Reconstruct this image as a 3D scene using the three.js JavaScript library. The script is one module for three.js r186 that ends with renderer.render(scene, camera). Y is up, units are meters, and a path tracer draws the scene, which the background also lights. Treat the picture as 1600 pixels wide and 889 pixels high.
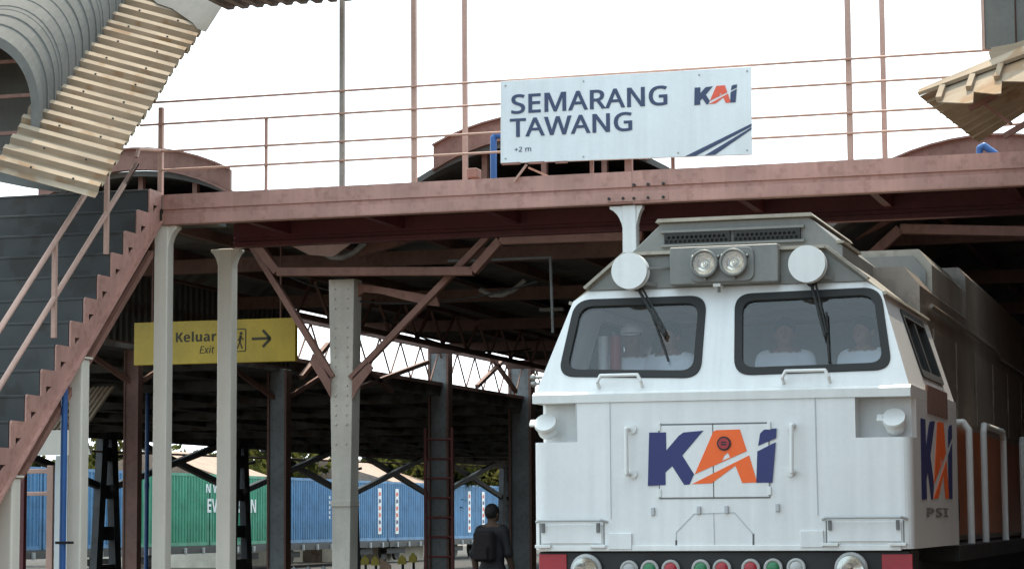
import * as THREE from 'three';
import { mergeGeometries } from 'three/addons/utils/BufferGeometryUtils.js';
import { RoundedBoxGeometry } from 'three/addons/geometries/RoundedBoxGeometry.js';
import { TextGeometry } from 'three/addons/geometries/TextGeometry.js';
import { FontLoader } from 'three/addons/loaders/FontLoader.js';
import { MarchingCubes } from 'three/addons/objects/MarchingCubes.js';

const V = (x, y, z) => new THREE.Vector3(x, y, z);
const scene = new THREE.Scene();

// ---------- camera: tracks run along z, the camera is turned 17 degrees and tipped up ----------
const FPX = 3700, HOR = 815, YAW = 17 * Math.PI / 180, ROLL = 0.006;
const EYE = V(0, 1.75, 0);
const PITCH = Math.atan((HOR - 444.5) / FPX);
const fh = V(-Math.sin(YAW), 0, -Math.cos(YAW)), rt = V(Math.cos(YAW), 0, -Math.sin(YAW)), up0 = V(0, 1, 0);
const fwd = fh.clone().multiplyScalar(Math.cos(PITCH)).addScaledVector(up0, Math.sin(PITCH));
const upv = fh.clone().multiplyScalar(-Math.sin(PITCH)).addScaledVector(up0, Math.cos(PITCH));
const camUp = upv.clone().multiplyScalar(Math.cos(ROLL)).addScaledVector(rt, Math.sin(ROLL));
const camRt = rt.clone().multiplyScalar(Math.cos(ROLL)).addScaledVector(upv, -Math.sin(ROLL));
const camera = new THREE.PerspectiveCamera(2 * Math.atan(444.5 / FPX) * 180 / Math.PI, 1600 / 889, 0.1, 900);
camera.position.copy(EYE);
camera.up.copy(camUp);
camera.lookAt(EYE.clone().add(fwd));

// ---------- sky, sun, exposure ----------
const SUN = V(-0.11, 0.92, -0.36).normalize();
const renderer = new THREE.WebGLRenderer({ antialias: true });
renderer.toneMapping = THREE.LinearToneMapping;
renderer.toneMappingExposure = 1.9;
renderer.shadowMap.enabled = true;
{
  const w = 512, h = 256, d = new Float32Array(w * h * 4);
  for (let j = 0; j < h; j++) for (let i = 0; i < w; i++) {
    const ph = (i + 0.5) / w * 2 * Math.PI - Math.PI, el = (j + 0.5) / h * Math.PI - Math.PI / 2;
    const dir = V(Math.cos(el) * Math.cos(ph), Math.sin(el), Math.cos(el) * Math.sin(ph));
    const c = Math.max(-1, Math.min(1, dir.dot(SUN))), e = Math.max(0, dir.y);
    const hz = Math.exp(-e * 3.2), glow = Math.exp((c - 1) * 2.6), near = Math.exp((c - 1) * 14);
    let r = 0.50 + 0.36 * hz + 0.62 * glow + 1.0 * near, g = 0.70 + 0.36 * hz + 0.58 * glow + 0.95 * near, b = 0.86 + 0.33 * hz + 0.50 * glow + 0.85 * near;
    const side = 0.5 - 0.5 * (dir.z / Math.max(0.05, Math.hypot(dir.x, dir.z)));   // haze towards the sun's half is brighter
    r += hz * 0.50 * side; g += hz * 0.45 * side; b += hz * 0.38 * side;
    if (dir.y < 0) { r = 0.32; g = 0.30; b = 0.27; }
    const k = (j * w + i) * 4; d[k] = r; d[k + 1] = g; d[k + 2] = b; d[k + 3] = 1;
  }
  const t = new THREE.DataTexture(d, w, h, THREE.RGBAFormat, THREE.FloatType);
  t.mapping = THREE.EquirectangularReflectionMapping; t.magFilter = THREE.LinearFilter; t.minFilter = THREE.LinearFilter; t.wrapS = THREE.RepeatWrapping;
  t.colorSpace = THREE.LinearSRGBColorSpace; t.needsUpdate = true;
  scene.background = t; scene.environment = t;
}
const sun = new THREE.DirectionalLight(new THREE.Color(1, 0.87, 0.70), 3.2);
sun.position.copy(SUN).multiplyScalar(80).add(V(-6, 0, -30)); sun.target.position.set(-6, 0, -30);
sun.castShadow = true;
Object.assign(sun.shadow.camera, { left: -60, right: 60, top: 60, bottom: -60, near: 1, far: 200 });
sun.shadow.mapSize.set(4096, 4096);
scene.add(sun, sun.target);


// ---------- helpers ----------
let seed = 7;
const rnd = () => { seed = (seed * 1664525 + 1013904223) >>> 0; return seed / 4294967296; };
const rr = (a, b) => a + (b - a) * rnd();
const ray = (px, py) => fwd.clone().addScaledVector(camRt, (px - 800) / FPX).addScaledVector(camUp, -(py - 444.5) / FPX);
const onAxis = (px, py, ax, val) => { const d = ray(px, py); return EYE.clone().addScaledVector(d, (val - EYE[ax]) / d[ax]); };
const PZ = (px, py, z) => onAxis(px, py, 'z', z), PX = (px, py, x) => onAxis(px, py, 'x', x), PY = (px, py, y) => onAxis(px, py, 'y', y);

const flat = g => (g.index ? g.toNonIndexed() : g);
function uvBox(g) {
  const p = g.attributes.position, uv = new Float32Array(p.count * 2), a = V(), b = V(), c = V();
  for (let i = 0; i < p.count; i += 3) {
    a.fromBufferAttribute(p, i); b.fromBufferAttribute(p, i + 1); c.fromBufferAttribute(p, i + 2);
    const n = b.clone().sub(a).cross(c.clone().sub(a)), ax = Math.abs(n.x), ay = Math.abs(n.y), az = Math.abs(n.z);
    [a, b, c].forEach((q, k) => {
      const u = ax > ay && ax > az ? q.z : q.x, v = ay >= ax && ay >= az ? q.z : q.y;
      uv[(i + k) * 2] = u; uv[(i + k) * 2 + 1] = v;
    });
  }
  g.setAttribute('uv', new THREE.BufferAttribute(uv, 2));
  return g;
}
function merge(gs) {
  gs = (Array.isArray(gs) ? gs : [gs]).flat(3).map(flat).map(g => {
    const q = new THREE.BufferGeometry();
    q.setAttribute('position', g.attributes.position); q.setAttribute('normal', g.attributes.normal);
    if (g.attributes.color) q.setAttribute('color', g.attributes.color);
    return q;
  });
  return uvBox(gs.length > 1 ? mergeGeometries(gs) : gs[0]);
}
const counts = {};
const numbered = n => { const k = counts[n] = (counts[n] ?? -1) + 1; return k ? n + '_' + String(k).padStart(3, '0') : n; };
const wpos = o => { const v = V(0, 0, 0); for (let q = o; q; q = q.parent) v.add(q.position); return v; };
function thing(name, label, category, base = V(0, 0, 0), group) {
  const o = new THREE.Group(); o.name = numbered(name); o.position.copy(base); o.userData = { label, category };
  if (group) o.userData.group = group;
  scene.add(o); return o;
}
// geometry is given in world coordinates; the part keeps its parent's origin
function part(name, gs, m, parent, label) {
  const g = merge(gs), w = wpos(parent); g.translate(-w.x, -w.y, -w.z);
  const o = new THREE.Mesh(g, m); o.name = name; o.castShadow = o.receiveShadow = true;
  if (label) o.userData.label = label;
  parent.add(o); return o;
}
// one shared geometry (local coordinates) set at a world position
function put(name, g, m, parent, p, ry = 0) {
  const o = new THREE.Mesh(g, m); o.name = name; o.castShadow = o.receiveShadow = true;
  o.position.copy(p).sub(wpos(parent)); o.rotation.y = ry; parent.add(o); return o;
}
function single(name, label, category, gs, m, base, group) {
  const g = merge(gs); g.translate(-base.x, -base.y, -base.z);
  const o = new THREE.Mesh(g, m); o.name = numbered(name); o.position.copy(base); o.castShadow = o.receiveShadow = true;
  o.userData = { label, category }; if (group) o.userData.group = group; scene.add(o); return o;
}
function struct(name, gs, m) {
  const o = new THREE.Mesh(merge(gs), m); o.name = name; o.castShadow = o.receiveShadow = true; o.userData = { kind: 'structure' }; scene.add(o); return o;
}
const box = (x0, x1, y0, y1, z0, z1) => new THREE.BoxGeometry(Math.abs(x1 - x0), Math.abs(y1 - y0), Math.abs(z1 - z0)).translate((x0 + x1) / 2, (y0 + y1) / 2, (z0 + z1) / 2);
const rbox = (x0, x1, y0, y1, z0, z1, r = 0.01, s = 2) => new RoundedBoxGeometry(Math.abs(x1 - x0), Math.abs(y1 - y0), Math.abs(z1 - z0), s, r).translate((x0 + x1) / 2, (y0 + y1) / 2, (z0 + z1) / 2);
function basis(u, v, n, o) { return new THREE.Matrix4().makeBasis(u, v, n).setPosition(o); }
function bar(p, q, w, h, r = 0) {       // straight member; h is measured towards the vertical
  const d = q.clone().sub(p), L = d.length(); d.normalize();
  let s = d.clone().cross(up0); if (s.length() < 1e-3) s = V(1, 0, 0); s.normalize();
  const n = s.clone().cross(d).normalize();
  const g = r ? new RoundedBoxGeometry(L, h, w, 2, r) : new THREE.BoxGeometry(L, h, w);
  return g.applyMatrix4(basis(d, n, d.clone().cross(n), p.clone().add(q).multiplyScalar(0.5)));
}
function rod(p, q, r, r2 = r, seg = 10) {
  const d = q.clone().sub(p), L = d.length();
  const g = new THREE.CylinderGeometry(r2, r, L, seg);
  g.applyQuaternion(new THREE.Quaternion().setFromUnitVectors(up0, d.normalize()));
  return g.translate((p.x + q.x) / 2, (p.y + q.y) / 2, (p.z + q.z) / 2);
}
function pipe(pts, r, seg = 10) {
  const gs = [];
  for (let i = 0; i + 1 < pts.length; i++) gs.push(flat(rod(pts[i], pts[i + 1], r, r, seg)));
  for (let i = 1; i + 1 < pts.length; i++) gs.push(flat(new THREE.SphereGeometry(r, seg, 6).translate(pts[i].x, pts[i].y, pts[i].z)));
  return gs;
}
function frameOf(O, u, v) {
  const n = u.clone().cross(v).normalize();
  return { O, u, v, n, m: basis(u, v, n, O), pt: (a, b, c = 0) => O.clone().addScaledVector(u, a).addScaledVector(v, b).addScaledVector(n, c),
    px: (x, y) => { const d = ray(x, y), t = O.clone().sub(EYE).dot(n) / d.dot(n), p = EYE.clone().addScaledVector(d, t).sub(O); return [p.dot(u), p.dot(v)]; } };
}
const shapeOf = pts => pts instanceof THREE.Shape ? pts : new THREE.Shape(pts.map(p => new THREE.Vector2(p[0], p[1])));
function prism(fr, pts, d0, d1, holes = [], bevel = 0, seg = 6) {
  const s = shapeOf(pts).clone(); s.holes = holes.map(h => (h instanceof THREE.Shape ? h : shapeOf(h)));
  const g = new THREE.ExtrudeGeometry(s, { depth: d1 - d0 - 2 * bevel, bevelEnabled: bevel > 0, bevelThickness: bevel, bevelSize: bevel, bevelOffset: -bevel, bevelSegments: 2, curveSegments: seg });
  return g.translate(0, 0, d0 + bevel).applyMatrix4(fr.m);
}
function roundPoly(pts, r) {
  const s = new THREE.Shape(), n = pts.length;
  for (let i = 0; i < n; i++) {
    const p = new THREE.Vector2(...pts[i]), a = new THREE.Vector2(...pts[(i + n - 1) % n]).sub(p), b = new THREE.Vector2(...pts[(i + 1) % n]).sub(p);
    const rr_ = Math.min(Array.isArray(r) ? r[i] : r, a.length() * 0.48, b.length() * 0.48);
    a.setLength(rr_).add(p); b.setLength(rr_).add(p);
    if (i) s.lineTo(a.x, a.y); else s.moveTo(a.x, a.y);
    s.quadraticCurveTo(p.x, p.y, b.x, b.y);
  }
  s.closePath(); return s;
}
function inset(pts, d) {
  const n = pts.length; let area = 0;
  for (let i = 0; i < n; i++) { const a = pts[i], b = pts[(i + 1) % n]; area += a[0] * b[1] - b[0] * a[1]; }
  const sg = area > 0 ? 1 : -1;
  return pts.map((p, i) => {
    const a = pts[(i + n - 1) % n], b = pts[(i + 1) % n];
    const e1 = new THREE.Vector2(p[0] - a[0], p[1] - a[1]).normalize(), e2 = new THREE.Vector2(b[0] - p[0], b[1] - p[1]).normalize();
    const n1 = [-e1.y * sg, e1.x * sg], n2 = [-e2.y * sg, e2.x * sg];
    const k = d / (1 + n1[0] * n2[0] + n1[1] * n2[1]);
    return [p[0] + (n1[0] + n2[0]) * k, p[1] + (n1[1] + n2[1]) * k];
  });
}
const circle = (x, y, r) => { const s = new THREE.Shape(); s.absarc(x, y, r, 0, Math.PI * 2); return s; };
const zFrame = z => frameOf(V(0, 0, z), V(1, 0, 0), V(0, 1, 0));           // faces +z
const xFrame = x => frameOf(V(x, 0, 0), V(0, 0, -1), V(0, 1, 0));          // faces +x
const disc = (p, r, t, seg = 24) => new THREE.CylinderGeometry(r, r, t, seg).rotateX(Math.PI / 2).translate(p.x, p.y, p.z);   // facing z
// folded sheet: ribs across u, running along v; closed profile with real thickness
function foldedSheet(fr, u0, u1, v0, v1, pitch, depth, th = 0.003, crest = 0.35, slopeF = 0.12) {
  const top = []; const n = Math.max(1, Math.round((u1 - u0) / pitch)), w = (u1 - u0) / n;
  for (let i = 0; i < n; i++) {
    const a = u0 + i * w;
    top.push([a, 0], [a + w * (1 - crest - 2 * slopeF), 0], [a + w * (1 - crest - slopeF), depth], [a + w * (1 - slopeF), depth]);
  }
  top.push([u1, 0]);
  const pts = [...top, ...top.slice().reverse().map(([a, b]) => [a, b - th])];
  const f2 = frameOf(fr.O.clone().addScaledVector(fr.v, v0), fr.u, fr.n);    // extrude axis = u x n = -v
  return prism(f2, pts, -(v1 - v0), 0);
}

// ---------- textures ----------
function mkNoise(s0) {
  const perm = new Float32Array(65536); let s = s0 * 7919 + 13;
  for (let i = 0; i < 65536; i++) { s = (s * 1664525 + 1013904223) >>> 0; perm[i] = s / 4294967296; }
  const v = (x, y, per) => perm[(((x % per + per) % per) * 157 + ((y % per + per) % per) * 1031 + per * 17) & 65535];
  const one = (u, w, per, per2 = per) => { const x = u * per, y = w * per2, xi = Math.floor(x), yi = Math.floor(y); let a = x - xi, b = y - yi; a = a * a * (3 - 2 * a); b = b * b * (3 - 2 * b);
    const g = (i, j) => perm[((((xi + i) % per) * 157) + (((yi + j) % per2) * 1031) + per * 17) & 65535];
    return (g(0, 0) * (1 - a) + g(1, 0) * a) * (1 - b) + (g(0, 1) * (1 - a) + g(1, 1) * a) * b; };
  return { one, fbm: (u, w, per, oct = 4, p2 = per) => { let t = 0, a = 0.5, q = 0; for (let o = 0; o < oct; o++) { t += a * one(u, w, per << o, p2 << o); q += a; a *= 0.5; } return t / q; } };
}
function mkTex(n, s0, metres, fn, srgb = true) {
  const N = mkNoise(s0), d = new Uint8Array(n * n * 4);
  for (let j = 0; j < n; j++) for (let i = 0; i < n; i++) {
    const c = fn(i / n, j / n, N), k = (j * n + i) * 4;
    for (let q = 0; q < 3; q++) d[k + q] = Math.max(0, Math.min(255, (c[q] ?? c[0]) * 255)); d[k + 3] = 255;
  }
  const t = new THREE.DataTexture(d, n, n); t.wrapS = t.wrapT = THREE.RepeatWrapping; t.magFilter = THREE.LinearFilter; t.minFilter = THREE.LinearMipmapLinearFilter; t.generateMipmaps = true;
  if (srgb) t.colorSpace = THREE.SRGBColorSpace; t.repeat.set(1 / metres, 1 / metres); t.needsUpdate = true; return t;
}
const sm = (a, b, x) => { const t = Math.max(0, Math.min(1, (x - a) / (b - a))); return t * t * (3 - 2 * t); };
const mix3 = (a, b, t) => a.map((q, i) => q + (b[i] - q) * t);
const T = {
  paint: mkTex(512, 3, 2.3, (u, v, N) => { const f = N.fbm(u, v, 6, 5), st = N.fbm(u, v, 40, 3, 5), sp = N.fbm(u, v, 90, 2); const k = 0.86 + 0.18 * f - 0.06 * st - 0.05 * sp; return [k, k * 0.995, k * 0.985]; }),
  worn: mkTex(512, 5, 1.7, (u, v, N) => { const f = N.fbm(u, v, 5, 5), st = N.fbm(u, v, 48, 3, 4), r = sm(0.52, 0.80, N.fbm(u, v, 30, 5)) * 0.3; const k = 0.84 + 0.2 * f - 0.09 * st; return mix3([k, k, k], [0.72 * k, 0.66 * k, 0.62 * k], r); }),
  loco: mkTex(512, 8, 2.9, (u, v, N) => { const f = N.fbm(u, v, 4, 5), st = N.fbm(u, v, 60, 3, 3), sp = N.fbm(u, v, 120, 2); const k = 0.945 + 0.08 * f - 0.06 * st - 0.02 * sp; return [k, k, k * 0.995]; }),
  galv: mkTex(512, 11, 1.9, (u, v, N) => { const f = N.fbm(u, v, 6, 5), st = N.fbm(u, v, 5, 4, 50), r = sm(0.60, 0.78, N.fbm(u, v, 9, 5)); const k = 0.80 + 0.22 * f - 0.10 * st; return mix3([k, k, k], [k * 0.84, k * 0.70, k * 0.56], r * 0.55); }),
  dark: mkTex(512, 13, 2.7, (u, v, N) => { const f = N.fbm(u, v, 5, 5), r = sm(0.5, 0.7, N.fbm(u, v, 12, 4)); const k = 0.6 + 0.5 * f; return mix3([k, k, k], [k * 0.75, k * 0.6, k * 0.5], r * 0.6); }),
  gravel: mkTex(512, 17, 2.0, (u, v, N) => { const a = N.fbm(u, v, 60, 3), b = N.fbm(u, v, 6, 4); const k = 0.45 + 0.5 * a + 0.2 * (b - 0.5); return [k, k * 0.97, k * 0.92]; }),
  bump: mkTex(256, 19, 0.9, (u, v, N) => [N.fbm(u, v, 12, 5)], false),
};
const mat = (r, g, b, rough = 0.6, map = T.paint, o = {}) => new THREE.MeshStandardMaterial({ color: new THREE.Color().setRGB(r, g, b), roughness: rough, metalness: 0, map, ...(map ? { bumpMap: T.bump, bumpScale: 0.0012 } : {}), ...o });
const M = {
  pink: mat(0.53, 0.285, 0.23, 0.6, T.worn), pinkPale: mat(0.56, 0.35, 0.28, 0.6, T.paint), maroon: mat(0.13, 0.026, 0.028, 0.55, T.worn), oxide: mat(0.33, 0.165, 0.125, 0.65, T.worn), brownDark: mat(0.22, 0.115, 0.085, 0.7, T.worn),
  cream: mat(0.80, 0.73, 0.63, 0.5, T.loco), greyCol: mat(0.68, 0.62, 0.54, 0.55, T.paint), grillGrey: mat(0.23, 0.24, 0.24, 0.6, T.worn), postGrey: mat(0.36, 0.30, 0.25, 0.6, T.worn),
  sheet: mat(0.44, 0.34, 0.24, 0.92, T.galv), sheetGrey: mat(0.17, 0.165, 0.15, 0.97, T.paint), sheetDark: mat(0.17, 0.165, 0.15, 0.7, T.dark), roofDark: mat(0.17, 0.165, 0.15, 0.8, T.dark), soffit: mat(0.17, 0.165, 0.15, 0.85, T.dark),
  white: mat(0.80, 0.80, 0.79, 0.32, T.loco), whiteTrim: mat(0.80, 0.80, 0.78, 0.35, T.loco), cabGrey: mat(0.225, 0.225, 0.21, 0.45, T.paint), roofCream: mat(0.40, 0.36, 0.29, 0.5, T.worn), hood: mat(0.30, 0.245, 0.195, 0.35, T.worn), orangeLoco: mat(0.48, 0.11, 0.02, 0.35, T.paint),
  navy: mat(0.018, 0.024, 0.125, 0.5, null), orange: mat(0.86, 0.125, 0.012, 0.5, null), rubber: mat(0.022, 0.022, 0.021, 0.8, null), seam: mat(0.16, 0.16, 0.155, 0.7, null), seamPale: mat(0.45, 0.46, 0.46, 0.6, null), black: mat(0.022, 0.022, 0.022, 0.6, T.dark), red: mat(0.42, 0.02, 0.03, 0.4, T.paint), green: mat(0.02, 0.16, 0.06, 0.35, null),
  reflector: new THREE.MeshStandardMaterial({ color: 0xe6d9c6, roughness: 0.22, metalness: 1 }),
  chrome: new THREE.MeshStandardMaterial({ color: 0xd8d8d4, roughness: 0.16, metalness: 1 }), steel: new THREE.MeshStandardMaterial({ color: 0x8f8f8a, roughness: 0.4, metalness: 0.8 }),
  signWhite: mat(0.80, 0.82, 0.83, 0.4, T.loco), signInk: mat(0.035, 0.05, 0.11, 0.5, null), signRed: mat(0.72, 0.10, 0.05, 0.5, null), yellow: mat(0.66, 0.46, 0.03, 0.45, T.paint), ink: mat(0.06, 0.05, 0.02, 0.6, null),
  bluePipe: mat(0.03, 0.13, 0.40, 0.4, T.paint), blueBox: mat(0.10, 0.27, 0.48, 0.5, T.worn), blueBox2: mat(0.085, 0.24, 0.44, 0.5, T.worn), greenBox: mat(0.06, 0.34, 0.20, 0.5, T.worn), letter: mat(0.8, 0.8, 0.78, 0.5, null), wagon: mat(0.09, 0.085, 0.08, 0.7, T.worn),
  ground: mat(0.24, 0.225, 0.20, 0.95, T.gravel), slab: mat(0.34, 0.32, 0.29, 0.9, T.gravel), wood: mat(0.14, 0.10, 0.07, 0.9, T.dark), trunk: mat(0.10, 0.075, 0.05, 0.9, T.dark),
  glass: new THREE.MeshPhysicalMaterial({ color: new THREE.Color().setRGB(0.92, 0.95, 0.97), roughness: 0.03, transmission: 1, thickness: 0, ior: 1.7 }), lens: new THREE.MeshPhysicalMaterial({ color: 0xffffff, roughness: 0.03, transmission: 1, thickness: 0, ior: 1.5 }),
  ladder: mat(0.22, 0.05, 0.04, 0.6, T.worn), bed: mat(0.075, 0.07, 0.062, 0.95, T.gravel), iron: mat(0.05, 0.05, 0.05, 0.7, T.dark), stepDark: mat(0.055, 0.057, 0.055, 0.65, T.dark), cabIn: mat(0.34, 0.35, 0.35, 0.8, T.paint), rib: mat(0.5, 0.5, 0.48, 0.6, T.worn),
};
const font = await new FontLoader().loadAsync('fonts/droid/droid_sans_bold.typeface.json');
const fontR = await new FontLoader().loadAsync('fonts/droid/droid_sans_regular.typeface.json');
function textIn(fr, str, x0, y0, x1, y1, d0, d1, f = font, slant = 0, fat = 0) {      // fits the lettering into a rectangle of the frame
  const g = flat(new TextGeometry(str, { font: f, size: 1, depth: 0.02, curveSegments: 4, bevelEnabled: fat > 0, bevelSize: fat, bevelThickness: 0.001, bevelSegments: 1 }));
  g.computeBoundingBox(); const b = g.boundingBox;
  g.translate(-b.min.x, -b.min.y, -b.min.z);
  g.scale((x1 - x0) / (b.max.x - b.min.x), (y1 - y0) / (b.max.y - b.min.y), (d1 - d0) / (b.max.z - b.min.z));
  if (slant) { const p = g.attributes.position; for (let i = 0; i < p.count; i++) p.setX(i, p.getX(i) + p.getY(i) * slant); }
  g.translate(x0, y0, d0).applyMatrix4(fr.m); return g;
}
// the three-letter emblem, in units of its width (0..1) from the lower left corner
const EMB = (() => {
  const c4 = ([x, y]) => [820 + x / 2.973, 590 + y / 2.973], c5 = ([x, y]) => [1080 + x / 2.974, 590 + y / 2.974], nm = ([x, y]) => [(x - 1012) / 205, (759 - y) / 205];
  const A = l => l.map(c4).map(nm), B = l => l.map(c5).map(nm);
  return {
    K: [A([[583, 248], [663, 248], [663, 335], [722, 266], [745, 250], [838, 243], [738, 360], [792, 450], [770, 498], [745, 500], [690, 410], [658, 440], [658, 500], [574, 503]])],
    A: [B([[22, 450], [112, 248], [125, 242], [235, 240], [266, 343]]), B([[8, 497], [276, 364], [311, 492], [242, 494], [212, 412], [100, 494]])], hole: B([[150, 388], [162, 362], [178, 350], [188, 372]]),
    I: [B([[318, 320], [328, 262], [346, 244], [405, 238], [401, 284]]), B([[314, 346], [400, 303], [381, 494], [307, 494]])],
  };
})();
function emblem(parent, fr, mapPt, d0, d1, ink, red) {
  const go = (list, hole) => list.map((l, i) => prism(fr, l.map(mapPt), d0, d1, i === 0 && hole ? [hole.map(mapPt)] : []));
  part('letter_k', go(EMB.K), ink, parent, 'navy letter K of the emblem'); part('letter_a', go(EMB.A, EMB.hole), red, parent, 'orange letter A crossed by a white swoosh'); part('letter_i', go(EMB.I), ink, parent, 'navy letter I of the emblem');
}

// ================= the setting =================
const XC = -3.63, ZF = -17;                       // the engine's centre line and its front
struct('ground', new THREE.PlaneGeometry(700, 700, 1, 1).rotateX(-Math.PI / 2), M.ground);
{
  const tr = struct('railway_track', [XC - 0.565, XC + 0.495].flatMap(x => [box(x, x + 0.07, 0.02, 0.16, -90, 2)]), M.steel); tr.userData.kind = 'structure';
  const g = uvBox(flat(new THREE.BoxGeometry(2.0, 0.12, 0.22)));
  for (let k = 0; k < 60; k++) put('sleeper', g, M.wood, tr, V(XC, 0.065, -6 - k * 0.6));
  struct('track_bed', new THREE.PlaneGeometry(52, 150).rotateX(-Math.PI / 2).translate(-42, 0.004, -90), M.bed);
  struct('platform', [rbox(-10.2, -5.75, 0.004, 0.26, -75, -25.5, 0.02)], M.slab);
}

// ================= platform shed with three small vaults on its roof =================
const X1 = PY(460, 508, 5.0).x, X2 = PY(460, 572, 4.4).x, X3 = PY(460, 692, 4.3).x;
const SHED_R = 4.5, SHED_B = -92;
{
  const s = thing('platform_shed', 'long dark platform shed roof behind the footbridge with three brown arched gables', 'shed', V(-5, 0, -25));
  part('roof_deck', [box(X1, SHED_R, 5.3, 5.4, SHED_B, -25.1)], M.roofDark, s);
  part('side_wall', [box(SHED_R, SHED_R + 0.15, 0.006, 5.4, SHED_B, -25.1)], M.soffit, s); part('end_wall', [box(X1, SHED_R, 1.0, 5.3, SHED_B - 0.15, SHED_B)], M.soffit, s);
  for (const [cx, pk] of [[-12.3, 6.13], [-7.33, 6.27], [-2.36, 5.76]]) {
    const hw = 1.24, dr = 0.30, R = (hw * hw + dr * dr) / (2 * dr), cy = pk - R, fr = zFrame(-25.02);
    const arc = (r, h, n = 16) => { const a = Math.asin(h / r); return [...Array(n + 1)].map((_, i) => { const t = -a + 2 * a * i / n; return [cx + r * Math.sin(t), cy + r * Math.cos(t)]; }); };
    const band = part('gable_fascia', prism(fr, [...arc(R, hw), ...arc(R - 0.25, hw).reverse()], -0.05, 0), M.oxide, s, 'brown arched fascia of a roof vault');
    part('fascia_lip', [0, 1].map(i => { const a = arc(R + (i ? -0.24 : 0.005), hw, 12); return a.slice(0, -1).map((p, k) => bar(V(p[0], p[1], -24.99), V(a[k + 1][0], a[k + 1][1], -24.99), 0.05, 0.02)); }), M.oxide, band);
    // vault shell: curved folded sheets behind the fascia
    const sh = 1.85, R2 = R * 1.05, cy2 = pk - 0.27 - R2; const a = Math.asin(sh / R2);
    const prof = r => [...Array(25)].map((_, i) => { const t = -a + 2 * a * i / 24; return [cx + r * Math.sin(t), cy2 + r * Math.cos(t)]; });
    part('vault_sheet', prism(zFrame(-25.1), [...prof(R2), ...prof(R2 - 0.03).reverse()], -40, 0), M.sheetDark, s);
    const ribs = prof(R2 + 0.012); part('sheet_edge', [prism(zFrame(-25.04), [...ribs, ...prof(R2 - 0.05).reverse()], -0.06, 0)], M.sheetDark, s);
    for (const q of [-0.7, 0, 0.7]) part('vault_post', box(cx + q - 0.03, cx + q + 0.03, 5.4, cy2 + Math.sqrt(R2 * R2 - q * q), -25.3, -25.22), M.oxide, s);
    for (const z of [-30, -35]) part('vault_tie', [bar(V(cx - 1.6, 5.5, z), V(cx + 1.6, 5.5, z), 0.06, 0.06), bar(V(cx - 0.7, 5.5, z), V(cx, pk - 0.3, z), 0.05, 0.05), bar(V(cx + 0.7, 5.5, z), V(cx, pk - 0.3, z), 0.05, 0.05)], M.brownDark, s);
  }
  // purlins and cross beams under the deck
  for (let x = X1 + 0.4; x < SHED_R; x += 1.25) part('purlin', box(x, x + 0.07, 5.17, 5.3, -70, -25.2), M.brownDark, s);
  for (let z = -28; z > -70; z -= 5) part('cross_beam', [box(X1, SHED_R, 4.98, 5.16, z, z - 0.12)], M.brownDark, s);
  // folded brown tie that runs across the front of the shed
  const tie = (pts, t) => pts.slice(0, -1).map((p, i) => bar(PZ(p[0], p[1], -26.05), PZ(pts[i + 1][0], pts[i + 1][1], -26.05), 0.12, t, 0.008));
  part('folded_tie', tie([[386, 362], [396, 376], [434, 425], [740, 424], [782, 376], [1005, 369]], 0.10), M.oxide, s, 'folded brown tie beam across the shed front'); part('folded_tie', tie([[1360, 402], [1408, 358], [1640, 363]], 0.11), M.oxide, s);
  part('rafter', [bar(PZ(1330, 372, -26.6), PZ(1400, 338, -26.6), 0.1, 0.1)], M.oxide, s); part('rafter', [bar(PZ(562, 395, -27.2), PZ(720, 345, -27.2), 0.12, 0.12)], M.oxide, s); part('rafter', [bar(PZ(600, 360, -33), PZ(900, 425, -33), 0.12, 0.14)], M.brownDark, s);
  const gus = zFrame(-26.3);
  part('gusset_plate', prism(gus, [[418, 366], [575, 360], [520, 401], [482, 398]].map(p => gus.px(...p)), -0.02, 0), M.pinkPale, s, 'pale brown triangular plate under the beam');
  part('bracket', prism(gus, [[556, 442], [602, 449], [680, 463], [684, 478], [664, 476], [590, 458], [566, 456], [556, 464]].map(p => gus.px(...p)), -0.1, -0.04), M.oxide, s);
  const lamp = (px, py, z) => part('curved_lamp', pipe([0, 1, 2, 3, 4].map(i => { const t = i / 4; return PZ(px + (t - 0.5) * 70, py + 16 * (1 - (2 * t - 1) ** 2) - 8 - t * 14, z); }), 0.035), M.rib, s, 'pale curved lamp tube under the roof');
  lamp(785, 460, -31); lamp(535, 401, -27);
  const cable = (a, b, sag) => part('cable', pipe([...Array(9)].map((_, i) => { const t = i / 8; return V(a.x + (b.x - a.x) * t, a.y + (b.y - a.y) * t - sag * 4 * t * (1 - t), a.z + (b.z - a.z) * t); }), 0.012, 6), M.rubber, s);
  cable(PZ(553, 470, -26.4), PZ(840, 440, -26.4), 0.12); cable(PZ(395, 400, -26.9), PZ(520, 455, -26.9), 0.06); cable(PZ(600, 500, -30), PZ(830, 545, -36), 0.2);
  part('conduit', pipe([PZ(700, 408, -26.5), PZ(860, 402, -26.5), PZ(864, 520, -26.5)], 0.018, 8), M.grillGrey, s);
  part('strip_lamp', rbox(PZ(842, 480, -34).x, PZ(880, 480, -34).x, PZ(860, 486, -34).y, PZ(860, 480, -34).y, -34.1, -34, 0.02), M.rib, s, 'unlit strip lamp');
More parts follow.
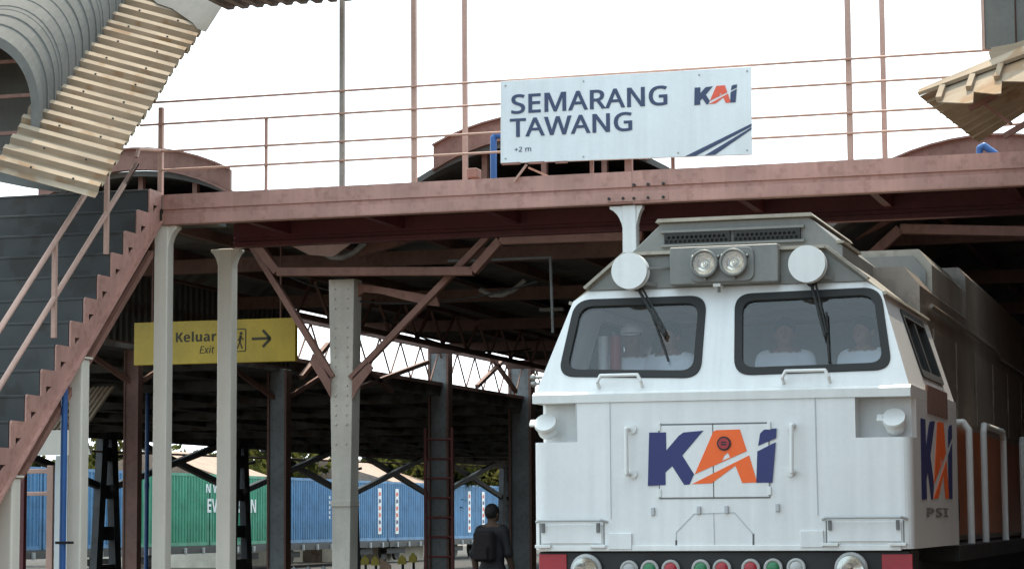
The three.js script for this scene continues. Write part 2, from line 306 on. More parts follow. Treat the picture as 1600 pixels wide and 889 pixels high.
  // lattice girders along the tracks: one under the deck, one on the lower roof's edge
  const lattice = (x, y0, y1, z0, z1, st, m, w) => {
    const gr = part('lattice_girder', [box(x - w, x + w, y1 - 0.07, y1, z1, z0), box(x - w, x + w, y0, y0 + 0.07, z1, z0)], m, s);
    for (let z = z0; z - st > z1; z -= st) part('lattice_bar', [bar(V(x, y0 + 0.05, z), V(x, y1 - 0.05, z - st / 2), w, w * 0.9), bar(V(x, y1 - 0.05, z - st / 2), V(x, y0 + 0.05, z - st), w, w * 0.9)], m, gr);
  };
  lattice(PY(570, 455, 5.15).x, 4.55, 5.2, -30, -64, 1.25, M.brownDark, 0.04);
  lattice(X2 + 0.06, 4.46, 5.22, -35, -86, 1.15, M.brownDark, 0.028);
  // far lights of the girder bay: diagonal sway braces
  for (const [a, b] of [[[470, 590], [512, 538]], [[550, 560], [612, 612]], [[560, 606], [668, 566]], [[745, 604], [790, 560]], [[768, 558], [806, 612]]]) part('sway_brace', bar(PX(...a, X2 + 0.2), PX(...b, X2 + 0.2), 0.08, 0.08), M.brownDark, s);
}
// tapered riveted column with its two raking struts
function rivetPlate(pts) { return pts.map(p => new THREE.SphereGeometry(0.014, 6, 4, 0, Math.PI * 2, 0, Math.PI / 2).rotateX(Math.PI / 2).translate(p.x, p.y, p.z)); }
{
  const z = -26.2, a = PZ(513, 437, z), b = PZ(553, 437, z), cx = (a.x + b.x) / 2, yT = a.y, hw = (b.x - a.x) / 2;
  const t = thing('tapered_column', 'tall tapered light grey riveted steel column with raking brown struts', 'column', V(cx, 0.26, z));
  const fr = zFrame(z), yM = PZ(533, 785, z).y;
  part('shaft', prism(fr, [[cx - hw * 0.68, 0.262], [cx + hw * 0.62, 0.262], [cx + hw * 0.72, yM], [cx + hw, yT], [cx - hw, yT], [cx - hw * 0.72, yM]], -0.26, 0, [], 0.008), M.greyCol, t);
  part('collar', rbox(cx - hw * 0.76, cx + hw * 0.76, yM - 0.05, yM + 0.02, z - 0.28, z + 0.02, 0.006), M.greyCol, t);
  const pts = []; for (let y = yT - 0.12; y > yM + 0.6; y -= 0.115) { if ((Math.round(y * 8.7) % 6) === 0) continue; for (const q of [-0.42, 0.42]) pts.push(V(cx + q * hw * (0.72 + 0.28 * (y - yM) / (yT - yM)) * 1.2, y, z)); }
  const rv = part('rivets', rivetPlate(pts), M.greyCol, t); rv.userData.kind = 'stuff';
  part('raking_strut', [bar(PZ(386, 372, z), PZ(520, 590, z), 0.09, 0.075, 0.006)], M.oxide, t); part('raking_strut', [bar(PZ(764, 368, z), PZ(548, 592, z), 0.09, 0.075, 0.006)], M.oxide, t);
  const g2 = frameOf(V(0, 0, z + 0.025), V(1, 0, 0), V(0, 1, 0));
  part('gusset', prism(g2, [[489, 552], [517, 590], [517, 622], [505, 600], [484, 566]].map(p => g2.px(...p)), 0, 0.02), M.oxide, t); part('gusset', prism(g2, [[575, 566], [551, 590], [551, 625], [562, 604], [584, 575]].map(p => g2.px(...p)), 0, 0.02), M.oxide, t);
}
// far platform roof, low and dark, beyond the open strip
{
  const s = thing('far_platform_roof', 'low dark roof of the far platform in front of the containers', 'roof', V((X2 + X3) / 2, 0, -45));
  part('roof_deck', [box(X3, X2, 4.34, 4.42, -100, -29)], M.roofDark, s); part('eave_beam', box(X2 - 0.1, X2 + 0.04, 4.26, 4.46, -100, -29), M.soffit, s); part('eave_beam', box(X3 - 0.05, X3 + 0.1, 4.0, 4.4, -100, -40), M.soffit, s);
  for (let z = -34; z > -98; z -= 5.5) part('rafter', box(X3, X2, 4.14, 4.33, z, z - 0.14), M.soffit, s);
  for (let i = 1; i < 8; i++) { const x = X3 + (X2 - X3) * i / 8; part('purlin', box(x, x + 0.1, 4.22, 4.335, -99, -30), M.soffit, s); }
  part('tie_rod', [rod(PX(553, 712, X3 + 4), PX(840, 715, X3 + 4), 0.03)], M.brownDark, s);
  part('tie_rod', [rod(PX(20, 700, X3), PX(840, 733, X3), 0.03)], M.brownDark, s);
}
// columns along the near edge of the far roof
const colG = 'dark columns under the roofs';
for (const [px, w, top, m, lab] of [[207, 20, 4.3, M.maroonDark ?? M.brownDark, 'dark red brown column left of the white footbridge column, under the yellow sign'], [437, 26, 4.3, M.grillGrey, 'dark grey column right of the yellow sign, left of the riveted column'], [690, 27, 5.25, M.grillGrey, 'grey column behind the narrow red ladder'], [818, 30, 5.25, M.grillGrey, 'thick dark grey column close to the left side of the locomotive']]) {
  const p = PX(px, 800, X2), d = p.clone().sub(EYE).dot(fwd), hw = w / 2 * d / FPX;
  const t = thing('shed_column', lab, 'column', V(p.x, 0, p.z), colG);
  part('shaft', [rbox(p.x - hw, p.x + hw, 0.004, top, p.z - hw, p.z + hw, 0.01)], m, t); part('flange', [box(p.x - hw * 1.25, p.x - hw * 0.98, 0.004, top - 0.02, p.z - hw * 0.4, p.z + hw * 1.2), box(p.x + hw * 0.98, p.x + hw * 1.25, 0.004, top - 0.02, p.z - hw * 0.4, p.z + hw * 1.2)], M.brownDark, t);
  part('base_plate', rbox(p.x - hw * 1.6, p.x + hw * 1.6, 0.004, 0.05, p.z - hw * 1.6, p.z + hw * 1.6, 0.008), m, t);
  if (top < 5) for (const sg of [-1, 1]) part('knee_brace', bar(V(p.x, 3.75, p.z), V(p.x + sg * 0.5, 4.3, p.z + sg * -0.9), 0.07, 0.07), M.brownDark, t);
}
// red ladder in front of the grey column
{
  const z = PX(690, 800, X2).z + 0.5, a = PZ(665, 800, z), b = PZ(707, 800, z), yT = PZ(686, 668, z).y;
  const t = thing('ladder', 'narrow red ladder standing in front of the grey column', 'ladder', V((a.x + b.x) / 2, 0, z));
  for (const x of [a.x, b.x]) part('rail', box(x - 0.028, x + 0.028, 0.005, yT, z - 0.03, z + 0.03), M.ladder, t);
  for (let y = 0.3; y < yT; y += 0.385) part('rung', rod(V(a.x, y, z), V(b.x, y, z), 0.022), M.ladder, t);
}
// lattice columns with knee braces along the far edge
[165, 373, 545, 678, 790].forEach((px, i) => {
  const p = PX(px, 800, X3), hw = 0.36, t = thing('lattice_column', ['splayed lattice column of the far roof, left of the dark red brown column', 'lattice column of the far roof, behind the second white footbridge column', 'lattice column of the far roof, hidden mostly by the riveted column', 'lattice column of the far roof, behind the red ladder', 'lattice column of the far roof, beside the standing person'][i], 'column', V(p.x, 0, p.z), 'lattice columns of the far roof');
  // the two legs stand apart along the track and lean together
  for (const s of [-1, 1]) { const q = s * hw; part('leg', bar(V(p.x + q * 0.30, 0.005, p.z - q * 1.1), V(p.x + q * 0.1, 4.2, p.z - q * 0.45), 0.24, 0.22), M.iron, t); }
  for (const y of [0.5, 1.5, 2.6, 3.6]) part('batten', bar(V(p.x - hw * 0.3 * (1 - y / 6), y, p.z + hw * 1.0 * (1 - y / 7)), V(p.x + hw * 0.3 * (1 - y / 6), y, p.z - hw * 1.0 * (1 - y / 7)), 0.16, 0.36), M.iron, t);
  for (const s of [-1, 1]) part('knee_brace', bar(V(p.x + 0.1 * s, 2.7, p.z), V(p.x + 0.1 * s, 4.05, p.z - s * 7.2), 0.15, 0.17), M.iron, t);
  part('bracket', bar(V(p.x + 0.1, 3.5, p.z), V(p.x + 0.1, 3.6, p.z - 0.9), 0.06, 0.08), M.iron, t);
});
// corrugated cladding that closes the shed's left side as far as the open lattice
{
  const zE = PX(452, 512, X1).z, t = thing('side_cladding', 'corrugated side cladding of the dark shed behind the yellow sign', 'wall', V(X1, 4.28, (zE - 25.2) / 2)), n = 7, w = (-25.2 - zE) / n;
  for (let i = 0; i < n; i++) part('sheet', foldedSheet(frameOf(V(X1 + 0.03 + (i % 2) * 0.004, 0, 0), V(0, 0, -1), V(0, 1, 0)), 25.2 + i * w, 25.2 + (i + 1) * w + 0.02, 4.28, 5.29, 0.2, 0.03), M.sheetDark, t);
  part('rail', box(X1 - 0.08, X1 + 0.02, 4.28, 4.40, zE, -25.2), M.brownDark, t);
}

// ================= the footbridge =================
const ZB = -22, YB = 5.11, ZBB = -23.62;
const bridge = thing('footbridge', 'pink brown steel footbridge with thin pipe railings above the locomotive', 'footbridge', V(-5, 4.8, -22.8));
{
  const prof = (z, y0, y1) => [[z, y1], [z, y1 - 0.152], [z - 0.022, y1 - 0.157], [z - 0.022, y1 - 0.196], [z + 0.004, y1 - 0.203], [z + 0.004, y0 + 0.012], [z, y0], [z - 0.12, y0], [z - 0.12, y0 + 0.02], [z - 0.05, y0 + 0.03], [z - 0.05, y1 - 0.03], [z - 0.12, y1 - 0.02], [z - 0.12, y1]];
  const fr = x => frameOf(V(x, 0, 0), V(0, 0, -1), V(0, 1, 0));
  const beam = (z, y0, y1, x0, x1, m, lab) => part('beam', prism(fr(x1), prof(z, y0, y1).map(([a, b]) => [-a, b]), -(x1 - x0), 0), m, bridge, lab);
  const xs = PZ(988, 290, ZB).x;
  beam(ZB, 4.80, YB, -10.48, xs - 0.002, M.pink, 'front beam left of the bolted splice'); beam(ZB + 0.004, 4.795, YB + 0.004, xs + 0.002, 2.4, M.pink, 'front beam right of the bolted splice');
  beam(ZBB, 4.74, 4.995, -10.4, 2.4, M.maroon, 'dark red rear beam');  // red darkened to put the shade under the bridge into the colour
  const sp = part('splice_plate', rbox(xs - 0.24, xs + 0.36, 4.815, 4.90, ZB + 0.004, ZB + 0.014, 0.004), M.pink, bridge);
  for (const [px, py] of [[991, 289], [1013, 288], [1037, 287], [952, 311], [974, 310], [991, 310], [1013, 309], [1037, 308]]) { const p = PZ(px, py, ZB + 0.014); part('bolt', [new THREE.CylinderGeometry(0.015, 0.015, 0.028, 6).rotateX(Math.PI / 2).translate(p.x, p.y, p.z)], M.black, sp); }
  part('deck', box(-10.4, 2.4, 5.0, 5.035, ZBB - 0.1, ZB - 0.055), M.brownDark, bridge);  // deck and joists darkened too, against light bouncing up from the ground
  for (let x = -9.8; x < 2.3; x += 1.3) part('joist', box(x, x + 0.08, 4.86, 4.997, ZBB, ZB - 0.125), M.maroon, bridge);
  // posts
  const post = (px, py0, py1, z, w, m) => { const p = PZ(px, py0, z), q = PZ(px, py1, z), y0 = z < -23 ? 5.03 : YB; return part('post', rbox(p.x - w / 2, p.x + w / 2, y0, q.y, z - w / 2, z + w / 2, 0.006), m, bridge); };
  post(250, 300, 168, ZB - 0.06, 0.05, M.pinkPale); post(415, 290, 182, ZB - 0.06, 0.03, M.pinkPale); post(534, 290, -45, ZB - 0.06, 0.05, M.postGrey); post(647, 284, -45, ZB - 0.06, 0.052, M.pinkPale); post(1330, 255, -45, ZB - 0.06, 0.055, M.pinkPale);
  post(727, 280, -45, ZBB, 0.052, M.pinkPale); post(1384, 250, -45, ZBB, 0.052, M.pinkPale);
  for (const px of [925, 983, 1052]) post(px, 262, 160, ZB - 0.06, px === 983 ? 0.07 : 0.035, M.oxide);
  // pipe rails
  const yl = [[152, 95], [188, 133], [233, 180], [263, 212]];
  [6.08, 5.85, 5.565, 5.37].forEach((y, i) => part('rail', rod(V(i < 2 ? -10.75 : -10.5, y, ZB - 0.02), V(2.4, y, ZB - 0.02), 0.0125), M.pinkPale, bridge));
  part('rail', pipe([PZ(250, 235, ZB - 0.04), PX(216, 233, -10.5), PX(212, 246, -10.5)], 0.02), M.pinkPale, bridge);
  part('loose_bracket', [bar(PZ(803, 284, ZB + 0.03), PZ(823, 257, ZB + 0.03), 0.02, 0.02)], M.pinkPale, bridge); part('loose_bracket', [bar(PZ(826, 262, ZB - 0.1), PZ(858, 276, ZB - 0.1), 0.02, 0.02)], M.pinkPale, bridge);
  part('floodlight', [rbox(...(() => { const a = PZ(727, 262, ZB - 0.1), b = PZ(743, 276, ZB - 0.1); return [a.x, b.x, b.y, a.y]; })(), ZB - 0.3, ZB - 0.14, 0.01)], M.oxide, bridge);
}
// roof above the footbridge's left part
{
  const a = PZ(352, 12, -21.9), b = PZ(634, -2, -21.9), y = (a.y + b.y) / 2;
  const t = thing('bridge_roof', 'dark corrugated roof edge above the left half of the footbridge', 'roof', V(b.x, y, -22.8));
  const xl = -9.72, w = (b.x - xl) / 4;
  for (let i = 0; i < 4; i++) part('sheet', foldedSheet(frameOf(V(0, y + (i % 2) * 0.003, 0), V(1, 0, 0), V(0, 0, -1)), xl + w * i, xl + w * (i + 1), 20.5, 21.9, 0.19, 0.03), M.sheetDark, t);
  part('edge_beam', box(xl, b.x, y - 0.004 + 0.04, y + 0.12, -21.85, -21.75), M.brownDark, t); part('edge_beam', box(xl, b.x, y + 0.036, y + 0.12, -20.7, -20.6), M.brownDark, t);
}
// blue bent pipes on the walkway
for (const [pts, lab] of [[[[771, 280], [771, 216], [775, 211], [790, 213], [800, 216]], 'blue bent pipe standing left of the white station sign'], [[[1530, 262], [1532, 232], [1539, 228], [1556, 240], [1560, 262]], 'short blue bent pipe by the right arched gable']]) {
  const z = -23.3, q = pts.map(p => PZ(p[0], p[1], z)); q[0].y = 5.036; if (pts[4][1] > 250) q[4].y = 5.036;
  const b = V(q[0].x, 5.036, z);
  single('blue_pipe', lab, 'pipe', [pipe(q, 0.035)], M.bluePipe, b, 'blue pipes on the footbridge');
}
// columns under the footbridge
function bridgeColumn(px0, px1, pyTop, z, yTop, flL, flR, lab, m = M.cream) {
  const a = PZ(px0, 600, z), b = PZ(px1 - 9, 600, z), w = b.x - a.x, cx = (a.x + b.x) / 2;
  const t = thing('bridge_column', lab, 'column', V(cx, 0, z - w / 2), 'pale columns under the footbridge');
  const fr = zFrame(z);
  part('shaft', rbox(a.x, b.x, 0.005, yTop, z - w, z, 0.012), m, t);
  const fl = (s, d) => { const x = s > 0 ? b.x - 0.012 : a.x + 0.012, sh = new THREE.Shape(); sh.moveTo(x, yTop - 0.30); sh.quadraticCurveTo(x + s * 0.02, yTop - 0.08, x + s * d, yTop - 0.03); sh.lineTo(x + s * d, yTop - 0.004); sh.lineTo(x, yTop - 0.004); sh.closePath(); part('flared_head', prism(fr, sh, -w + 0.02, -0.016, [], 0.004), m, t); };
  if (flL) fl(-1, flL); if (flR) fl(1, flR);
  part('base_plate', rbox(a.x - 0.1, b.x + 0.1, 0.004, 0.03, z - w - 0.1, z + 0.1, 0.006), m, t);
}
bridgeColumn(238, 268, 350, ZB - 0.03, 4.795, 0, 0.11, 'cream column under the left end of the footbridge, in front of the yellow sign');
bridgeColumn(338, 369, 375, ZBB - 0.03, 4.735, 0.10, 0.10, 'cream column with flared head under the dark red rear beam');
bridgeColumn(975, 1006, 320, ZB - 0.05, 4.79, 0.14, 0.07, 'short visible white column with flared head just above the locomotive cab', M.whiteTrim);

// station name board
{
  const z = ZB + 0.07, fr = zFrame(z), t = thing('station_sign', 'white station name board reading SEMARANG TAWANG on the footbridge railing', 'sign', V(-5.58, 5.22, z));
  const q = p => fr.px(...p);
  part('panel', prism(fr, [[782, 255], [846, 253], [1175, 241.5], [1174, 104], [782, 127]].map(q), -0.04, 0, [], 0.004), M.signWhite, t);
  part('rusty_edge', [[784, 812, 255.5], [826, 850, 254], [868, 886, 253]].map(([a, b, y]) => { const p = q([a, y]), r = q([b, y]); return box(p[0], r[0], p[1] - 0.014, p[1] + 0.006, z - 0.03, z + 0.003); }), M.oxide, t);
  part('lettering', [textIn(fr, 'SEMARANG', ...q([799, 178.5]), ...q([1043, 139]).map((v, i) => i ? q([799, 148])[1] : v), 0.001, 0.006, fontR, 0, 0.022)], M.signInk, t, 'dark blue word SEMARANG');
  part('lettering', [textIn(fr, 'TAWANG', ...q([797, 215]), ...q([988, 178]).map((v, i) => i ? q([797, 185.5])[1] : v), 0.001, 0.006, fontR, 0, 0.022)], M.signInk, t, 'dark blue word TAWANG');
  part('lettering', [textIn(fr, '+2 m', ...q([804, 237.5]), ...q([830, 228]).map((v, i) => i ? q([804, 230])[1] : v), 0.001, 0.005, fontR)], M.signInk, t, 'small dark blue +2 m');
  const c3 = ([x, y]) => q([760 + x / 3.636, 80 + y / 3.636]);
  part('track_stripe', prism(fr, [[1130, 598], [1192, 595], [1510, 427], [1510, 411]].map(c3), 0.001, 0.005), M.signInk, t); part('track_stripe', prism(fr, [[1243, 592], [1302, 588], [1510, 443], [1510, 432]].map(c3), 0.001, 0.005), M.signInk, t);
  const bl = q([1085, 164.5]), br = q([1153, 160]), tl = q([1085, 136]);
  emblem(t, fr, ([u, v]) => [bl[0] + (br[0] - bl[0]) * u, bl[1] + (tl[1] - bl[1]) * v / 0.434], 0.001, 0.006, M.signInk, M.signRed);
  for (const [px, py] of [[790, 134], [912, 127], [1093, 117], [1168, 111], [790, 248], [912, 245], [1060, 239], [1168, 235]]) { const p = PZ(px, py, z); part('screw', disc(V(p.x, p.y, z + 0.003), 0.009, 0.006, 8), M.steel, t); }
  for (const px of [800, 925, 1052, 1160]) { const p = PZ(px, 200, z); part('clamp', box(p.x - 0.02, p.x + 0.02, 5.3, 6.0, z - 0.078, z - 0.041), M.oxide, t); }
}
// yellow exit sign
{
  const z = -26.75, fr = zFrame(z), q = (x, y) => fr.px(x, y), bl = q(208, 571), tr = q(461, 496);
  const t = thing('exit_sign', 'yellow hanging sign reading Keluar Exit with arrow pointing right', 'sign', V((bl[0] + tr[0]) / 2, bl[1], z));
  part('panel', rbox(bl[0], tr[0], bl[1], tr[1], z - 0.08, z, 0.006), M.yellow, t);
  const R = (x0, y0, x1, y1) => [...q(x0, y0), ...q(x1, y1)];
  part('lettering', textIn(fr, 'Keluar', ...R(274, 535, 337, 517), 0.001, 0.005, font), M.ink, t); part('lettering', textIn(fr, 'Exit', ...R(311, 552.5, 333, 540), 0.001, 0.005, fontR, 0.2), M.ink, t);
  const p0 = q(363, 550), p1 = q(384, 513), o = [[p0[0], p0[1]], [p1[0], p0[1]], [p1[0], p1[1]], [p0[0], p1[1]]];
  part('pictogram_frame', prism(fr, roundPoly(o, 0.03), 0.001, 0.005, [roundPoly(inset(o, 0.012), 0.02)]), M.ink, t);
  const s = (a, b, w) => { const p = q(...a), r = q(...b); return bar(V(p[0], p[1], z + 0.003), V(r[0], r[1], z + 0.003), 0.004, w); };
  const hd = q(376, 521);
  part('pictogram', [prism(fr, circle(hd[0], hd[1], 0.02), 0.001, 0.005), s([375.5, 524], [374, 534], 0.03), s([374, 534], [378, 545], 0.016), s([374, 534], [370, 545], 0.016), s([375.5, 526], [380, 531], 0.012), s([375.5, 526], [371, 532], 0.012), s([366.5, 519], [366.5, 546], 0.012)], M.ink, t);
  part('arrow', [s([393, 529.5], [421, 528.5], 0.034), s([410, 516], [422, 529], 0.034), s([410, 542], [422, 529], 0.034)], M.ink, t);
  for (const px of [235, 436]) { const p = PZ(px, 500, z); part('hanger', rod(V(p.x, tr[1], z - 0.04), V(p.x, 5.3, z - 0.04), 0.012), M.brownDark, t); }
}

// ================= the stair =================
const XS = -10.5, SL = 0.885, stepRun = 0.278, stepRise = stepRun * SL;
const stairY = z => 5.14 - (z + 21.85) * SL;                // line through the tread corners
{
  const t = thing('staircase', 'pink brown steel staircase rising to the footbridge on the left', 'staircase', V(XS - 0.5, 0, -17));
  const z0 = -21.98, z1 = -16.2, fr = xFrame(XS);
  for (const [dx, m] of [[0, M.pink], [-2.5, M.oxide]]) {
    const f2 = xFrame(XS + dx), s = z => -z;
    part('stringer', prism(f2, [[s(z0), stairY(z0) - 0.27], [s(z1), stairY(z1) - 0.27], [s(z1), stairY(z1) - 0.42], [s(z0), stairY(z0) - 0.42]].map(([a, b]) => [a, b]), -0.03, 0, [], 0.003), m, t);
    part('stringer_flange', [bar(V(XS + dx - 0.005, stairY(z0) - 0.425, z0), V(XS + dx - 0.005, stairY(z1) - 0.425, z1), 0.09, 0.018)], m, t);
  }
  for (let i = 0; i < 20; i++) {
    const z = -21.85 + i * stepRun, y = stairY(z), a = -z;      // tread front corner at (z, y); frame u = -z
    part('step_cheek', prism(xFrame(XS + 0.002), [[a + 0.157, y - 0.004], [a + 0.157, y + 0.158 * SL - 0.30], [a - 0.12, y - 0.12 * SL - 0.30], [a - 0.12, y - 0.03], [a - 0.112, y - 0.01], [a - 0.09, y - 0.001]], -0.012, 0.004, [[[a - 0.03, y - 0.155], [a + 0.075, y - 0.155], [a - 0.03, y - 0.235]]]), M.pink, t);
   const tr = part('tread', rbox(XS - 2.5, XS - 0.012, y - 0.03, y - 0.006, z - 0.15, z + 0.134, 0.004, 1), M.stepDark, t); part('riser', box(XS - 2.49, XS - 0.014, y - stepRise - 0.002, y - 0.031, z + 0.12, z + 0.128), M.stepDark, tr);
  }
  part('added_soffit_plate', bar(V(XS - 1.25, stairY(-21.9) - 0.395, -21.9), V(XS - 1.25, stairY(-16.2) - 0.395, -16.2), 2.4, 0.012), M.pink, t);  // plate added under the treads to block sky showing through the cheeks
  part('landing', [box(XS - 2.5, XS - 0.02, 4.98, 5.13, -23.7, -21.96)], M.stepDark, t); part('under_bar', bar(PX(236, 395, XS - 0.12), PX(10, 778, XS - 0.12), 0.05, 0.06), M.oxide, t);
  // hand rails on the near side
  const rail = (off, zA, zB) => part('hand_rail', rod(V(XS - 0.02, stairY(zA) + off, zA), V(XS - 0.02, stairY(zB) + off, zB), 0.027), M.pinkPale, t);
  rail(0.88 + 0.19, -22.4, -16.4); rail(0.355 + 0.19, -21.48, -16.4);
  rail(0.355 + 0.19, -21.48, -21.2);
  for (const [px, py] of [[83, 515], [165, 385]]) { const p = PX(px, py, XS - 0.02), top = stairY(p.z) + 1.07; part('post', rbox(p.x - 0.022, p.x + 0.022, p.y - 0.08, top, p.z - 0.022, p.z + 0.022, 0.005), M.pinkPale, t); }
  part('post', rbox(XS - 0.042, XS + 0.002, stairY(-17.4), stairY(-17.4) + 1.07, -17.42, -17.38, 0.005), M.pinkPale, t);
  part('hand_rail', rod(V(XS - 2.55, stairY(-22.4) + 1.07, -22.4), V(XS - 2.55, stairY(-16.4) + 1.07, -16.4), 0.027), M.pinkPale, t);
}
// posts below the stair and what stands by them
{
  for (const [a, b, z, lab] of [[105, 126, -20.3, 'cream stair post behind the blue downpipe at the far left'], [-4, 19, -19.0, 'cream stair post cut by the left edge of the picture']]) {
    const p = PZ(a, 700, z), q = PZ(b, 700, z), yT = stairY(z) - 0.45 + 0.0, t = thing('stair_post', lab, 'post', V((p.x + q.x) / 2, 0, z), 'cream posts under the stair');
    part('shaft', rbox(p.x, q.x, 0.004, yT, z - 0.16, z, 0.02), M.cream, t); part('base_plate', rbox(p.x - 0.06, q.x + 0.06, 0.003, 0.03, z - 0.22, z + 0.06, 0.006), M.cream, t);
    part('cap_plate', rbox(Math.min(p.x, XS) - 0.05, q.x + 0.02, yT, yT + 0.02, z - 0.18, z + 0.02, 0.004), M.cream, t);
  }
  const z = -20.1, p = PZ(98, 740, z), yT = PZ(98, 600, z).y;
  const t = thing('downpipe', 'bright blue vertical downpipe clamped to the cream stair post', 'pipe', V(p.x, 0, z));
  part('pipe', rod(V(p.x, 0.004, z), V(p.x, yT, z), 0.032, 0.032, 14), M.bluePipe, t); const c = PZ(98, 848, z); part('clamp', [rod(V(p.x, c.y - 0.012, z), V(p.x, c.y + 0.012, z), 0.036, 0.036, 14), box(p.x - 0.06, p.x + 0.1, c.y - 0.012, c.y + 0.012, z - 0.03, z + 0.034)], M.black, t);
  const z2 = -40, p2 = PZ(228, 800, z2); const t2 = thing('drain_pipe', 'thin blue pipe in front of the green container', 'pipe', V(p2.x, 0, z2)); part('pipe', rod(V(p2.x, 0.004, z2), V(p2.x, 4.3, z2), 0.04), M.bluePipe, t2); part('collar', rod(V(p2.x, 2.4, z2), V(p2.x, 2.5, z2), 0.05), M.bluePipe, t2);
  // dark red post and the brown gate frame
  const z3 = -27, a = PZ(25, 800, z3), b = PZ(36, 800, z3), y3 = PZ(30, 690, z3).y; const t3 = thing('maroon_post', 'dark red post at the lower left beside the brown gate frame', 'post', V(a.x, 0, z3)); part('shaft', rbox(a.x, b.x, 0.004, y3, z3 - 0.08, z3, 0.006), M.maroon, t3); part('base_plate', rbox(a.x - 0.04, b.x + 0.04, 0.003, 0.03, z3 - 0.12, z3 + 0.04, 0.005), M.maroon, t3);
  const z4 = -27.6, g0 = PZ(36, 800, z4), g1 = PZ(76, 800, z4), t4 = thing('gate_frame', 'light brown metal gate frame in front of the leftmost blue container', 'gate', V(g0.x, 0, z4));
  const yt = PZ(60, 735, z4).y, ym = PZ(60, 771, z4).y;
  part('post', rbox(g1.x - 0.045, g1.x + 0.045, 0.004, yt + 0.06, z4 - 0.05, z4, 0.006), M.pinkPale, t4); part('post', rbox(g0.x - 0.6, g0.x - 0.52, 0.004, yt + 0.06, z4 - 0.05, z4, 0.006), M.pinkPale, t4);
  part('top_bar', rbox(g0.x - 0.52, g1.x - 0.045, yt - 0.04, yt + 0.02, z4 - 0.045, z4 - 0.005, 0.006), M.pinkPale, t4); part('middle_bar', rbox(g0.x - 0.52, g1.x - 0.045, ym - 0.03, ym + 0.02, z4 - 0.045, z4 - 0.005, 0.006), M.pinkPale, t4);
}
// kiosk with a small sheet awning
{
  const z = -31, t = thing('kiosk', 'small white kiosk under a pale corrugated awning behind the blue downpipe', 'kiosk', V(PZ(92, 889, z).x, 0, z));
  const a = PZ(84, 800, z), b = PZ(104, 800, z); part('wall', box(a.x, b.x, 0.004, PZ(90, 712, z).y, z - 0.12, z), M.whiteTrim, t);
  const l = PZ(46, 712, z + 0.9), r = PZ(141, 712, z + 0.9), yT = PZ(90, 672, z + 0.9).y;
  part('fascia', prism(zFrame(z + 0.9), [[l.x, l.y], [r.x, l.y], [PZ(128, 672, z + 0.9).x, yT], [l.x, yT]], -0.06, 0), M.cream, t);
  const ang = 0.62, fr = frameOf(V(0, yT, z + 0.9), V(1, 0, 0), V(0, Math.sin(ang), -Math.cos(ang)));
  for (let i = 0; i < 2; i++) { const m = (l.x + r.x) / 2; part('awning_sheet', foldedSheet(fr, i ? m : l.x, i ? r.x - 0.1 : m, 0, 1.1, 0.075, 0.025), M.sheet, t); }
}

